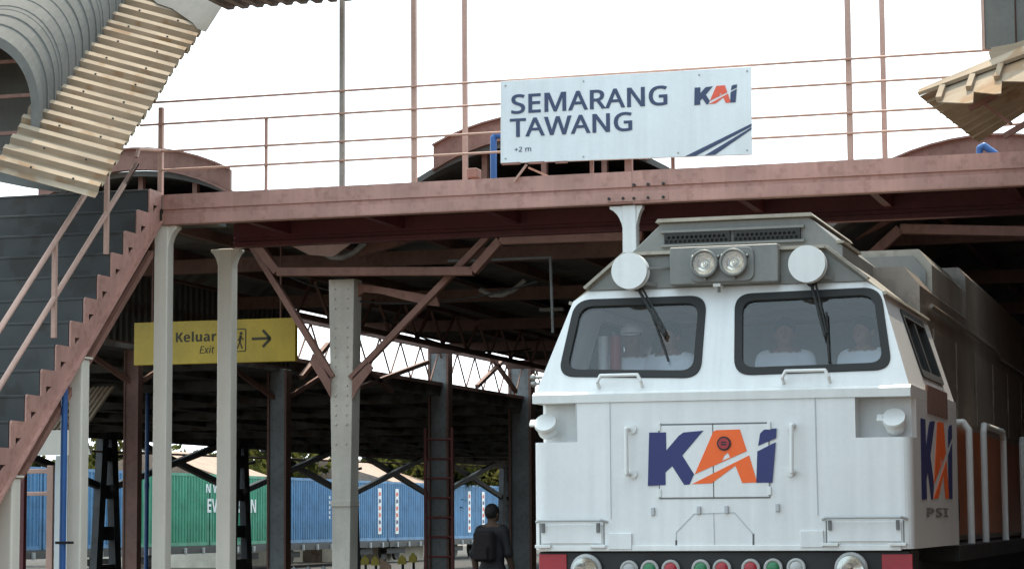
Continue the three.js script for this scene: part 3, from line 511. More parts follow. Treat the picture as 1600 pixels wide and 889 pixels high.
// ================= stair canopies =================
// vault with a folded skirt, following the slope of the stair
{
  const d = V(0, 0.8681, -1).normalize();                     // up along the stair
  const E0 = PX(150, 303, -9.9), W0 = PX(78, 135, -10.83);     // lower ends of eave and valley
  const across = W0.clone().sub(E0).addScaledVector(d, -W0.clone().sub(E0).dot(d)); const aw = across.length(); across.normalize();
  const fr = frameOf(E0.clone(), d.clone().negate(), across.clone());   // u runs down the stair, v from eave to valley
  const t = thing('stair_canopy', 'weathered barrel canopy over the stair with pale corrugated skirt at the upper left', 'canopy', V(-10.6, 5.2, -20));
  let f = fr; if (fr.n.y < 0) f = frameOf(E0.clone(), d.clone(), across.clone());
  const sgn = f.u.dot(d) > 0 ? 1 : -1;                         // +1: u runs up the stair
  const q = (x, y) => f.px(x, y);
  // bounds of the sheet along u for each lap; the lower laps reach farther in below the vault
  const lo = q(118, 301)[0] * sgn, mid = q(77, 213)[0] * sgn, hi = q(352, -12)[0] * sgn, vIn = q(10, 229)[1], n = 5;
  for (let i = 0; i <= n; i++) {
    const u0 = i ? mid + (hi - mid) * (i - 1) / n : lo, u1 = i ? mid + (hi - mid) * i / n + 0.03 : mid + 0.02;
    const top = i === 0 ? vIn : aw + 0.03;
    const ff = frameOf(f.O.clone().addScaledVector(f.n, (i % 2) * 0.004), f.u, f.v);
    const sheet = part('skirt_sheet', foldedSheet(ff, sgn > 0 ? u0 : -u1, sgn > 0 ? u1 : -u0, rr(-0.012, 0.012), top, 0.163, 0.06, 0.003, 0.34, 0.10), M.sheet, t, 'pale corrugated skirt sheet of the stair canopy');
    for (let k = 0; k < Math.round((u1 - u0) / 0.163); k += 2) for (const v of [0.25, 0.66]) { const p = ff.pt((u0 + 0.163 * (k + 0.68)) * sgn, v * aw, 0.062); part('roof_screw', new THREE.SphereGeometry(0.012, 6, 4).translate(p.x, p.y, p.z), M.black, sheet); }
  }
  // vault: upright arch section carried up the slope, sheets with ribs around it
  const RX = 0.66, RY = 0.72, arch = (r, k) => [...Array(k + 1)].map((_, i) => { const a = -0.40 + (Math.PI + 0.80) * i / k; return [RX * r * Math.cos(a) / (Math.abs(a) > 9 ? 1 : 1), RY * r * Math.sin(a)]; }).map(([x, y]) => [y < 0 ? Math.sign(x) * RX * r / (1) * 1.0 * 1 : x, y]);
  const Z0 = W0.z + 0.5, vc = PZ(-41, 172, Z0), vf = zFrame(Z0); vf.m = basis(V(1, 0, 0), V(0, 1, 0), V(0, -0.8, 1), V(vc.x, vc.y, Z0)); const vp = (x, y, l) => V(vc.x + x, vc.y + y - 0.8 * l, Z0 + l);
  const len = 3.4, laps = 8;
  for (let i = 0; i < laps; i++) part('vault_sheet', prism(vf, [...arch(1 + (i % 2) * 0.008, 40), ...arch(0.985, 40).reverse()], -(i + 1) * len / laps - 0.02, -i * len / laps), M.sheetGrey, t);
  for (let i = 0; i < laps * 3; i++) part('seam_rib', prism(vf, [...arch(1.022, 28), ...arch(1, 28).reverse()], -(i + 0.5) * len / laps / 3, -(i + 0.3) * len / laps / 3), M.sheetGrey, t);
  part('end_trim', prism(vf, [...arch(1.06, 40), ...arch(0.93, 40).reverse()], -0.04, 0.03), M.sheetGrey, t, 'grey curved trim round the open end');
  for (const a of [0.35, 0.9, 1.57, 2.2, 2.8]) part('purlin', bar(vp(0.93 * RX * Math.cos(a), 0.93 * RY * Math.sin(a), -0.1), vp(0.93 * RX * Math.cos(a), 0.93 * RY * Math.sin(a), -len), 0.05, 0.05), M.oxide, t);
  for (const [l, h] of [[-0.42, 0.20], [-0.42, -0.14], [-0.42, -0.50]]) part('cross_tie', bar(vp(-RX * 0.9, h, l), vp(RX * 0.9, h, l), 0.03, 0.035), M.oxide, t);
  part('sky_block_sheet', prism(vf, [...arch(0.97, 20), [-0.64, -1.0], [0.64, -1.0]], -1.0, -0.96), M.sheetGrey, t);  // sheet added inside the vault to block the sky and keep it dark
  part('valley_gutter', [bar(W0.clone().addScaledVector(f.n, 0.03), W0.clone().addScaledVector(d, 3.2).addScaledVector(f.n, 0.03), 0.05, 0.02)], M.grillGrey, t);
  part('valley_lining', [bar(W0.clone().addScaledVector(f.n, -0.06).add(V(-0.03, 0, 0)), W0.clone().addScaledVector(d, 3.2).addScaledVector(f.n, -0.06).add(V(-0.03, 0, 0)), 0.05, 0.16)], M.brownDark, t);
  // grey lower apron, turned down at the front, and the grey lap at the head of the skirt
  const zA = -20.6, fa = frameOf(PX(100, 297, -10.35), V(1, 0, 0), V(0, 0.45, -0.89).normalize());
  void zA;
  part('apron_sheet', prism(fa, [[-40, 236], [12, 229], [60, 262], [100, 297], [92, 300], [40, 292], [-40, 276]].map(p => fa.px(...p)), -0.006, 0), M.sheetGrey, t, 'grey apron sheet turned under the canopy');
  const fb = frameOf(f.O.clone().addScaledVector(f.n, 0.07), f.u, f.v);
  part('head_sheet', prism(fb, [[222, -14], [362, -14], [321, 50], [308, 46], [300, 36], [268, 14], [245, 6]].map(p => fb.px(...p)), 0, 0.006), M.sheetGrey, t, 'grey overlapping sheet at the head of the skirt');  // its grey puts the shade on this lap into the colour
}
// canopy at the right edge
{
  const t = thing('right_canopy', 'pale corrugated canopy corner with dark underside at the right edge', 'canopy', V(-1.6, 5.3, -20.8));
  const zc = -20.6, A = PZ(1436, 147, zc), B = PZ(1640, 62, zc), C = PZ(1640, 128, zc - 0.0);
  const eave = B.clone().sub(A).normalize();
  // upper surface: narrow fold along the slope, then pleated front sheets
  const v = V(0, -0.62, 0.78), u = eave.clone(); v.addScaledVector(u, -v.dot(u)).normalize();
  const f = frameOf(A.clone(), u, v.clone().negate());       // v upward/back
  const L = B.clone().sub(A).length();
  const n0 = f.n.y > 0 ? f : frameOf(A.clone(), u, v);
  void n0;
  part('ridge_flashing', prism(f, [[0, -0.03], [L, -0.16], [L, 0.04], [0.02, 0.03]], -0.004, 0.03), M.sheet, t);
  for (const [x0, x1] of [[1476, 1523], [1523, 1567], [1567, 1625]]) {
    const a0 = f.px(x0 - 6, 150), mid = (x0 + x1) / 2; void a0; void mid;
    const pts = [[x0 - 1, 128 - (x0 - 1476) * 0.36], [x1, 128 - (x1 - 1476) * 0.36], [x1 - 3, 157 - (x1 - 1523) * 0.33], [x1 - 14, 158 - (x1 - 1523) * 0.33], [x0 - 12, 156 - (x0 - 1476) * 0.36]].map(p => f.px(...p));
    const sh = part('pleated_sheet', prism(f, pts, -0.03, -0.02), M.sheet, t);
    const p = f.px(x0 + 2, 126 - (x0 - 1476) * 0.36), r = f.px(x0 - 8, 155 - (x0 - 1476) * 0.36); part('rib', bar(f.pt(p[0], p[1], 0), f.pt(r[0], r[1], 0), 0.05, 0.05), M.sheet, sh);
  }
  // underside sheet, falling away to the back
  const fu = frameOf(PZ(1436, 147, zc), u, V(0, -0.4, -0.9).addScaledVector(u, V(0, -0.4, -0.9).dot(u) * -1).normalize());
  const und = [[1438, 150], [1530, 221], [1640, 150], [1640, 66]].map(p => fu.px(...p));
  part('underside_sheet', prism(fu, und, -0.01, 0), M.sheet, t, 'dark corrugated underside of the canopy');
  for (let k = 1; k < 9; k++) { const s = k / 9, a = [1438 + 92 * s, 150 + 71 * s], b = [1640, 66 + 84 * s]; const p = fu.px(...a), r = fu.px(...b); for (const o of [-0.012]) part('underside_rib', bar(fu.pt(p[0], p[1], o), fu.pt(r[0], r[1], o), 0.03, 0.03), M.sheet, t); }
  part('bracket', [bar(PZ(1536, 160, zc - 0.3), PZ(1582, 194, zc - 0.3), 0.03, 0.03), bar(PZ(1570, 213, zc - 0.3), PZ(1640, 172, zc - 0.3), 0.04, 0.05), bar(PZ(1515, 170, zc - 0.3), PZ(1560, 148, zc - 0.3), 0.05, 0.05)], M.oxide, t);
  part('cap_sheet', [bar(PZ(1550, 92, zc - 0.15), PZ(1640, 62, zc - 0.15), 0.3, 0.07), bar(PZ(1552, 83, zc - 0.15), PZ(1592, 76, zc - 0.15), 0.26, 0.05)], M.sheet, t);
  // grey hanging panel above it
  const zp = -20.9, a = PZ(1541, 77, zp), b = PZ(1588, 74, zp), c = PZ(1660, 74, zp), yt = 7.0;
  const t2 = thing('wind_panel', 'grey sheet metal wind panel hanging at the top right corner', 'panel', V((a.x + c.x) / 2, a.y, zp));
  part('sheet', rbox(a.x, b.x, a.y, yt, zp - 0.03, zp, 0.004), M.sheetGrey, t2); part('sheet', rbox(b.x + 0.012, c.x, b.y, yt, zp - 0.06, zp - 0.025, 0.004), M.sheetGrey, t2); part('edge_post', rbox(b.x - 0.02, b.x + 0.03, a.y - 0.02, yt, zp - 0.1, zp - 0.062, 0.004), M.brownDark, t2); part('side_flange', rbox(a.x - 0.03, a.x - 0.002, a.y, yt, zp - 0.05, zp + 0.01, 0.004), M.pinkPale, t2);
}

// unseen building added right of the track, outside the picture, to shade the engine's side
{
  const t = thing('added_shade_building', 'unseen brown building added beyond the right edge to shade the locomotive side', 'building', V(3, 0, -16));
  part('wall', box(0.2, 0.4, 0.005, 6.4, -24.4, -9), M.brownDark, t); part('roof', box(-0.55, 6, 6.4, 6.55, -24.6, -8.8), M.roofDark, t); part('rear_wall', box(0.41, 6, 0.005, 6.4, -24.4, -24.2), M.brownDark, t);
  for (let k = 0; k < 4; k++) { const z = -11.5 - k * 3.4; part('door', rbox(0.17, 0.198, 0.02, 2.2, z - 1.1, z, 0.005), M.grillGrey, t); part('window', rbox(0.17, 0.198, 1.0, 2.2, z - 2.6, z - 1.5, 0.005), M.rubber, t); }
}

// ================= the locomotive =================
const loco = thing('locomotive', 'white diesel locomotive with navy and orange KAI emblem facing the viewer', 'locomotive', V(XC, 0.16, -25));
{
  const HW = 1.41, xL = XC - HW, xR = XC + HW, F = zFrame(ZF), q = (x, y) => F.px(x, y), P = (x, y, dz = 0) => PZ(x, y, ZF + dz);
  const yBot = 1.54, yNotch = 2.335, yTop = 2.625, zBack = -19.85;
  const core = [[xL + 0.06, 17 + 0.3], [xR - 0.06, 17 + 0.3], [xR - 0.06, -zBack - 0.06], [xL + 0.06, -zBack - 0.06]], plan = (pts, y0, y1) => { const f = frameOf(V(0, y0, 0), V(1, 0, 0), V(0, 0, -1)); return prism(f, pts, 0, y1 - y0, [core]); };      // pts are [x, -z]
  const rr_ = 0.085;
  // lower nose, with the two lamp recesses cut out of its upper corners
  const nL = q(900, 660)[0], nR = q(1337, 650)[0], nd = 0.24;
  const n1 = plan(roundPoly([[xL, 17], [xR, 17], [xR, -zBack], [xL, -zBack]], [rr_, rr_, 0.01, 0.01]), yBot, yNotch);
  const n2 = plan([[nL, 17.001], [nR, 17.001], [nR, 17 + nd], [xR - 0.03, 17 + nd], [xR, 17 + nd + 0.04], [xR, -zBack], [xL, -zBack], [xL, 17 + nd + 0.04], [xL + 0.03, 17 + nd], [nL, 17 + nd]], yNotch, yTop);
  const nose = part('nose', [n1, n2], M.white, loco, 'white lower nose with lamp recesses at its corners');
  // ledge below the windscreens
  part('ledge', prism(frameOf(V(xL, 0, 0), V(0, 0, 1), V(0, 1, 0)), [[-17 - 0.30, yTop + 0.001], [-17 + 0.012, yTop + 0.001], [-17 + 0.016, yTop + 0.062], [-17 - 0.03, yTop + 0.085], [-17 - 0.30, yTop + 0.085]], -2 * HW, 0), M.whiteTrim, loco);
  for (const s of [-1, 1]) part('side_ledge', box(XC + s * (HW - 0.06), XC + s * HW, yTop + 0.001, yTop + 0.084, zBack, ZF - 0.301), M.whiteTrim, loco);
  const marker = (px, py, sgn) => {
    const p = P(px, py, -0.06), A = V(0, 0.62, 0.78), tilt = g => g.rotateX(0.9).translate(p.x, p.y, p.z);
    const m = part('marker_lamp', tilt(new THREE.LatheGeometry([[0, -0.10], [0.066, -0.10], [0.075, -0.085], [0.078, 0.0], [0, 0.0]].map(a => new THREE.Vector2(...a)), 28)), M.whiteTrim, loco, 'round white corner lamp with hinged lid');
    part('lid', [tilt(new THREE.CylinderGeometry(0.082, 0.088, 0.024, 28).translate(0, 0.013, 0)), tilt(new RoundedBoxGeometry(0.055, 0.024, 0.06, 2, 0.008).translate(-0.095, 0.013, 0.0))], M.whiteTrim, m);
    part('stem', rod(p.clone().addScaledVector(A, -0.08), V(p.x, p.y - 0.05, ZF - nd), 0.03), M.whiteTrim, m);
  };
  marker(853, 663, -1); marker(1398, 655, 1);
  // two leaves of the nose door, the emblem over them
  const dz = 0.007, dl = q(1031, 779), dr = q(1202, 661), dm = q(1115, 700)[0];
  part('door_leaf', rbox(dl[0] + 0.006, dm - 0.004, dl[1] + 0.006, dr[1] - 0.006, ZF - 0.02, ZF + dz, 0.003), M.white, loco); part('door_leaf', rbox(dm + 0.004, dr[0] - 0.006, dl[1] + 0.006, dr[1] - 0.006, ZF - 0.02, ZF + dz, 0.003), M.white, loco);
  const seal = (a, b, w = 0.012, m = M.seam, d = 0.004) => bar(V(a[0], a[1], ZF + d / 2), V(b[0], b[1], ZF + d / 2), d, w);
  part('door_seal', [seal(dl, [dr[0], dl[1]], 0.009), seal([dl[0], dr[1]], dr, 0.014), seal(dl, [dl[0], dr[1]], 0.009), seal([dr[0], dl[1]], dr, 0.009), box(dm - 0.004, dm + 0.004, dl[1], dr[1], ZF, ZF + 0.004)], M.seam, loco);
  for (const [px, py] of [[1030, 667], [1031, 771], [1202, 665], [1203, 767]]) { const p = P(px, py, 0.012); part('hinge', rbox(p.x - 0.012, p.x + 0.012, p.y - 0.03, p.y + 0.03, ZF, ZF + 0.016, 0.004), M.whiteTrim, loco); }
  const e0 = q(1012, 759), ew = q(1217, 759)[0] - e0[0], eh = (q(1113, 671)[1] - e0[1]) / 0.434;
  emblem(loco, F, ([u, v]) => [e0[0] + ew * u, e0[1] + eh * v], dz + 0.001, dz + 0.0035, M.navy, M.orange);
  { const p = P(1132, 693, dz); const s = part('round_seal', disc(V(p.x, p.y, ZF + dz + 0.008), 0.052, 0.008), M.black, loco, 'small round red and black seal'); part('seal_face', disc(V(p.x, p.y, ZF + dz + 0.014), 0.04, 0.006), M.red, s); part('seal_mark', [box(p.x - 0.02, p.x + 0.02, p.y - 0.012, p.y - 0.002, ZF + dz + 0.016, ZF + dz + 0.02), box(p.x - 0.02, p.x + 0.02, p.y + 0.006, p.y + 0.014, ZF + dz + 0.016, ZF + dz + 0.02)], M.black, s); }
  // plate seams
  const pl = (pts, w, m, name = 'plate_seam') => part(name, pts.slice(0, -1).map((p, i) => seal(q(...p), q(...pts[i + 1]), w, m, 0.003)), m, loco);
  pl([[953, 627], [955, 811]], 0.008, M.seamPale); pl([[1274, 620], [1279, 806]], 0.008, M.seamPale); pl([[901, 690], [900, 628]], 0.006, M.seamPale);
  pl([[1057, 860], [1057, 832], [1085, 803], [1148, 801], [1177, 834], [1177, 859]], 0.007, M.seamPale, 'hatch_seam'); pl([[1115.5, 802], [1117, 859]], 0.006, M.seamPale, 'hatch_seam'); pl([[1057, 860], [1057, 844]], 0.012, M.seam, 'hatch_hinge'); pl([[1178, 858], [1178, 834]], 0.012, M.seam, 'hatch_hinge');
  for (const [px, py] of [[1021, 799], [1093, 797], [1136, 796], [1216, 793]]) { const p = P(px, py); part('latch', [rbox(p.x - 0.014, p.x + 0.014, p.y - 0.03, p.y + 0.028, ZF, ZF + 0.022, 0.005)], M.seamPale, loco); }
  // U shaped hand grips
  const grip = (pts, r = 0.016, out = 0.09) => { const a = P(...pts[0]), b = P(...pts[1]); part('hand_grip', pipe([V(a.x, a.y, ZF - 0.01), V(a.x, a.y, ZF + out), V(b.x, b.y, ZF + out), V(b.x, b.y, ZF - 0.01)], r), M.whiteTrim, loco); };
  grip([[983, 671], [984, 741]]); grip([[1241, 665], [1241, 738]]);
  for (const [px, py] of [[990, 671], [991, 741], [1237, 665], [1237, 738]]) { const p = P(px, py); part('grip_foot', disc(V(p.x - 0.006, p.y, ZF + 0.008), 0.032, 0.016, 16), M.whiteTrim, loco); }
  // fold-down steps and small boxes at the foot of the nose
  for (const [x0, y0, x1, y1] of [[841, 854, 945, 813], [1289, 851, 1414, 808]]) {
    const a = q(x0, y0), b = q(x1, y1), st = part('folding_step', [rbox(a[0] + 0.03, b[0] - 0.02, a[1] + 0.02, b[1] - 0.03, ZF - 0.02, ZF + 0.014, 0.005)], M.white, loco);
    part('step_rail', pipe([V(a[0] - 0.01, b[1] - 0.01, ZF + 0.0), V(a[0] + 0.02, b[1], ZF + 0.05), V(b[0] - 0.02, b[1], ZF + 0.05), V(b[0] + 0.02, b[1] - 0.012, ZF + 0.0)], 0.011), M.seamPale, st);
    for (const x of [a[0] + 0.045, b[0] - 0.045]) { part('latch', rbox(x - 0.012, x + 0.012, b[1] - 0.09, b[1] - 0.02, ZF + 0.008, ZF + 0.035, 0.004), M.seam, st); part('foot_bracket', rbox(x - 0.06, x + 0.06, a[1] - 0.012, a[1] + 0.012, ZF + 0.002, ZF + 0.04, 0.005), M.whiteTrim, st); }
    part('step_gap', [box(a[0] + 0.012, a[0] + 0.02, a[1], b[1] - 0.02, ZF, ZF + 0.003)], M.seam, st); part('step_gap', [box(b[0] - 0.01, b[0] - 0.002, a[1], b[1] - 0.02, ZF, ZF + 0.003)], M.seam, st);
  }
  for (const [x0, y0, x1, y1] of [[952, 861, 988, 833], [1252, 858, 1288, 829]]) { const a = q(x0, y0), b = q(x1, y1); part('cover_plate', rbox(a[0], b[0], a[1] + 0.01, b[1], ZF - 0.02, ZF + 0.02, 0.006), M.white, loco); }
  part('foot_strip', rbox(xL + 0.09, xR - 0.09, yBot - 0.012, yBot + 0.03, ZF - 0.05, ZF + 0.012, 0.006), M.whiteTrim, loco);

  // ---- upper cab: four leaning walls with windows ----
  const yU = yTop + 0.086, W = frameOf(V(0, yU, ZF - 0.035), V(1, 0, 0), V(0, 0.79, -0.31).normalize()), w = (x, y) => W.px(x, y);
  const half = [[1.395, 0], [1.175, w(876, 472)[1]], [1.06, w(903, 456)[1]]];
  const vT = half[2][1];
  const outl = [...half.map(([a, b]) => [XC + a, b]), ...half.slice().reverse().map(([a, b]) => [XC - a, b])];
  const winL = [[873, 588], [1094, 590], [1104, 463], [900, 470]].map(p => w(...p)), winR = [[1149, 586], [1394, 577], [1376, 450], [1150, 461]].map(p => w(...p));
  const front = part('windscreen_wall', prism(W, outl, -0.06, 0, [roundPoly(winL, 0.13), roundPoly(winR, 0.13)], 0, 8), M.white, loco, 'white raked wall round the two windscreens');
  for (const pts of [winL, winR]) {
    const wn = part('windscreen', new THREE.ShapeGeometry(roundPoly(inset(pts, 0.04), 0.10), 8).translate(0, 0, -0.012).applyMatrix4(W.m), M.glass, loco, 'dark tinted windscreen with rounded corners');
    part('rubber_gasket', prism(W, roundPoly(inset(pts, -0.006), 0.135), -0.065, 0.010, [roundPoly(inset(pts, 0.055), 0.10)], 0.003, 8), M.rubber, wn);
  }
  // side walls
  const S = (s) => { const xb = XC + s * 1.395, xt = XC + s * 1.175, H = W.pt(0, half[1][1]).y - yU; const u = V(0, 0, -s), v = V(xt - xb, H, 0).normalize(); return { f: frameOf(V(xb, yU, ZF - 0.035), u, v), h: Math.hypot(xt - xb, H), dz: -(W.pt(0, half[1][1]).z - (ZF - 0.035)) }; };
  for (const s of [1, -1]) {
    const { f, h, dz } = S(s), L = 2.82, sw = [[0.95, 0.16], [1.95, 0.16], [2.2, 0.16], [2.2, h - 0.10], [0.95, h - 0.10]].map(([a, b]) => [s * a, b]), win = [[s * 1.05, 0.14], [s * 2.35, 0.14], [s * 2.35, h - 0.09], [s * 1.05, h - 0.09]]; void sw;
    part('cab_side', prism(f, [[0, 0], [s * L, 0], [s * L, h], [s * dz, h]], -0.05, 0, [roundPoly(win, 0.05)]), M.white, loco);
    const g = part('side_window', new THREE.ShapeGeometry(roundPoly(inset(win, 0.02), 0.04)).translate(0, 0, -0.02).applyMatrix4(f.m), M.glass, loco);
    part('window_frame', [prism(f, roundPoly(inset(win, -0.02), 0.05), -0.05, 0.014, [roundPoly(inset(win, 0.04), 0.03)]), prism(f, [[s * 1.66, 0.16], [s * 1.73, 0.16], [s * 1.73, h - 0.1], [s * 1.66, h - 0.1]], -0.03, 0.01)], M.rubber, g);
    part('drip_rail', prism(f, [[s * dz, h - 0.03], [s * L, h - 0.03], [s * L, h - 0.005], [s * dz, h - 0.005]], 0, 0.03), M.roofCream, loco);
  }
  const zEnd = ZF - 0.035 - 2.82, yE = W.pt(0, half[1][1]).y;
  part('cab_floor', box(xL + 0.062, xR - 0.062, 1.56, 1.6, zBack + 0.062, ZF - 0.302), M.cabIn, loco); part('cab_rear_wall', box(XC - 1.17, XC + 1.17, 2.63, yE - 0.02, zEnd + 0.005, zEnd + 0.05), M.cabIn, loco); part('control_desk', [rbox(XC - 1.3, XC + 1.3, 1.61, yU + 0.03, ZF - 0.75, ZF - 0.36, 0.02)], M.rubber, loco);
  // red and white door curtain seen through the left windscreen
  { const a = w(905, 580), b = w(955, 580), zc = ZF - 0.95, xa = PZ(905, 560, zc).x; part('curtain', [...Array(4)].flatMap((_, i) => i % 2 ? [] : [rod(V(xa + i * 0.09, 1.62, zc), V(xa + i * 0.09 + 0.02, yE - 0.22, zc), 0.04)]), M.whiteTrim, loco); part('curtain', [rod(V(xa + 0.27, 1.62, zc), V(xa + 0.3, yE - 0.22, zc), 0.045)], M.red, loco, 'red curtain inside the cab'); void a; void b; }

  // ---- roof: hipped cap, grey front panel, lamps ----
  const yR = PZ(1150, 394, ZF - 0.42).y, cap = [[1.19, yE - 0.002], [1.07, W.pt(0, vT).y + 0.012], [0.77, yR], [-0.77, yR], [-1.07, W.pt(0, vT).y + 0.012], [-1.19, yE - 0.002]].map(([a, b]) => [XC + a, b]);
  const zR = W.pt(0, vT).z - 0.004, C = zFrame(zR);
  part('cab_roof', prism(C, cap, -(2.82 - 0.35), 0), M.roofCream, loco, 'cream hipped cab roof catching the sun');
  const gp = [[903, 455.5], [1382, 440.5], [1309, 390], [975, 401]].map(p => C.px(...p)), gw = (gp[1][0] - gp[0][0]) / 2; void gw;
  part('front_panel', prism(C, [[XC - 1.06, W.pt(0, vT).y + 0.004], [XC + 1.06, W.pt(0, vT).y + 0.004], [XC + 0.74, yR - 0.02], [XC - 0.74, yR - 0.02]], 0.002, 0.02, [], 0.004), M.cabGrey, loco, 'grey panel above the windscreens');
  part('roof_rim', [bar(V(XC - 1.08, W.pt(0, vT).y + 0.02, zR + 0.03), V(XC - 0.77, yR + 0.006, zR + 0.03), 0.08, 0.022), bar(V(XC + 1.08, W.pt(0, vT).y + 0.02, zR + 0.03), V(XC + 0.77, yR + 0.006, zR + 0.03), 0.08, 0.022), box(XC - 0.77, XC + 0.77, yR - 0.01, yR + 0.014, zR - 0.02, zR + 0.07)], M.roofCream, loco);
  const ZH = zR + 0.13, Hf = zFrame(ZH), hq = (x, y) => Hf.px(x, y);
  const ha = hq(1047, 446), hb = hq(1216, 380);
  const hl = part('headlight_box', rbox(ha[0], hb[0], ha[1], hb[1], ZH - 0.12, ZH, 0.012), M.cabGrey, loco, 'grey headlight housing in the middle of the cab roof');
  const fa = hq(1080, 442), fb = hq(1179, 385);
  part('lamp_plate', prism(Hf, roundPoly([[fa[0], fa[1]], [fb[0], fa[1]], [fb[0], fb[1]], [fa[0], fb[1]]], 0.07), 0, 0.02, [], 0.005), M.cabGrey, hl);
  for (const [px, py] of [[1103, 413], [1148.5, 411]]) {
    const p = PZ(px, py, ZH + 0.02), hd = part('headlight', new THREE.LatheGeometry([[0.0, 0.0], [0.03, 0.004], [0.055, 0.016], [0.075, 0.034], [0.087, 0.056]].map(a => new THREE.Vector2(...a)), 32).rotateX(Math.PI / 2).translate(p.x, p.y, ZH + 0.022), M.reflector, loco, 'round headlight with bright reflector');
    part('bezel', [new THREE.TorusGeometry(0.094, 0.011, 10, 36).translate(p.x, p.y, ZH + 0.08), new THREE.CylinderGeometry(0.1, 0.1, 0.06, 32, 1, true).rotateX(Math.PI / 2).translate(p.x, p.y, ZH + 0.05)], M.cabGrey, hd); part('lens', disc(V(p.x, p.y, ZH + 0.078), 0.09, 0.003, 32), M.lens, hd); part('bulb', new THREE.SphereGeometry(0.016, 12, 10).translate(p.x, p.y, ZH + 0.05), M.chrome, hd);
    part('bulb_ring', new THREE.TorusGeometry(0.036, 0.006, 8, 24).translate(p.x, p.y, ZH + 0.062), M.steel, hd); for (const a of [0.5, 2.6, 4.7]) part('clip', new THREE.SphereGeometry(0.015, 8, 6).translate(p.x + 0.11 * Math.cos(a), p.y + 0.11 * Math.sin(a), ZH + 0.03), M.steel, hd);
  }
  { const p = P(1123, 447, -0.28); part('washer_nozzle', [rbox(p.x - 0.03, p.x + 0.03, p.y - 0.01, p.y + 0.03, p.z - 0.06, p.z + 0.06, 0.006)], M.whiteTrim, loco); part('washer_nozzle', rod(V(p.x + 0.01, p.y - 0.05, p.z + 0.03), V(p.x + 0.01, p.y, p.z + 0.03), 0.012), M.seam, loco); }
  // round white signal discs on brackets, and the wipers under them
  for (const [px, py, bx] of [[983, 423, 1], [1261, 412, 1]]) {
    const zD = zR + 0.19, p = PZ(px, py, zD), d = part('signal_disc', [new THREE.CylinderGeometry(0.137, 0.137, 0.05, 40).rotateX(Math.PI / 2).translate(p.x, p.y, zD - 0.025), new THREE.CylinderGeometry(0.137, 0.095, 0.05, 40).rotateX(-Math.PI / 2).translate(p.x, p.y, zD - 0.075)], M.whiteTrim, loco, 'round white signal disc');
    part('bracket', [rod(V(p.x, p.y, zR), V(p.x, p.y, zD - 0.1), 0.03), bar(V(p.x + 0.02, p.y - 0.07, zD - 0.07), V(p.x + 0.17, p.y - 0.1, zR + 0.02), 0.02, 0.03), bar(V(p.x + 0.1 * bx, p.y + 0.02, zD - 0.08), V(p.x + 0.3 * bx * (px < 1100 ? 1 : 0.4), p.y + 0.035, zR + 0.03), 0.016, 0.016)], M.cabGrey, d);
  }
  for (const pts of [[[997, 451], [1040, 526], [1046, 566]], [[1269, 444], [1291, 528], [1297, 568]]]) {
    const a = w(...pts[0]), b = w(...pts[1]), c = w(...pts[2]), o = 0.05, f = (p, d) => W.pt(p[0], p[1], d);
    const wp = part('wiper_arm', [rod(f(a, o), f(b, o * 0.8), 0.012), rod(f([a[0] + 0.035, a[1]], o), f([b[0] + 0.014, b[1] + 0.02], o * 0.8), 0.008), disc(f(a, 0.02), 0.03, 0.05, 16)], M.rubber, loco);
    const tp = w(pts[1][0] + (pts[0][0] < 1100 ? -22 : 2), pts[1][1] - 38);
    part('wiper_blade', [rod(f(tp, 0.02), f(c, 0.02), 0.009), rod(f(b, o * 0.8), f([b[0] + 0.004, b[1]], 0.015), 0.014)], M.rubber, wp);
  }
  // hand grips standing on the ledge
  for (const [x0, x1, y0, y1] of [[936, 1005, 607, 590], [1225, 1298, 600, 583]]) { const a = w(x0, y0), b = w(x1, y1), f = (u, v, d) => W.pt(u, v, d); part('hand_grip', pipe([f(a[0], 0.03, 0.0), f(a[0], 0.05, 0.06), f(a[0] + 0.025, b[1] - 0.01, 0.075), f(b[0] - 0.025, b[1] - 0.01, 0.075), f(b[0], 0.05, 0.06), f(b[0], 0.03, 0.0)], 0.013), M.whiteTrim, loco); }

  // ---- box with perforated grille on the roof, behind the front panel ----
  const zG = -18.3, G = zFrame(zG), gq = (x, y) => G.px(x, y), g0 = [[985, 396], [1010, 372], [1048, 350], [1250, 341], [1305, 362], [1318, 392]].map(p => gq(...p));
  const xa = g0[0][0], xb = g0[5][0], yA = yR, yC = gq(1150, 344)[1];
  const body = [[xa, yA - 0.02], [xb, yA - 0.02], [xb, yA + 0.12], [xb - 0.26, yC], [xa + 0.26, yC], [xa, yA + 0.12]];
  const cool = part('roof_cooler', prism(G, body, -1.9, 0, [], 0.008), M.cabGrey, loco, 'grey cooler box with perforated grille on the roof'); part('cooler_lid', [prism(G, [[xa + 0.22, yC + 0.002], [xb - 0.22, yC + 0.002], [xb - 0.24, yC + 0.03], [xa + 0.24, yC + 0.03]], -1.95, 0.05), bar(V(xb - 0.02, yA + 0.15, zG - 0.9), V(xb - 0.02, yA + 0.15, zG + 0.02), 0.06, 0.02)], M.roofCream, cool);
  const h0 = gq(1040, 383), h1 = gq(1252, 356), mid = (h0[0] + h1[0]) / 2;
  const grid = []; const rH = 0.0145, sx = 0.037, sy = 0.032;
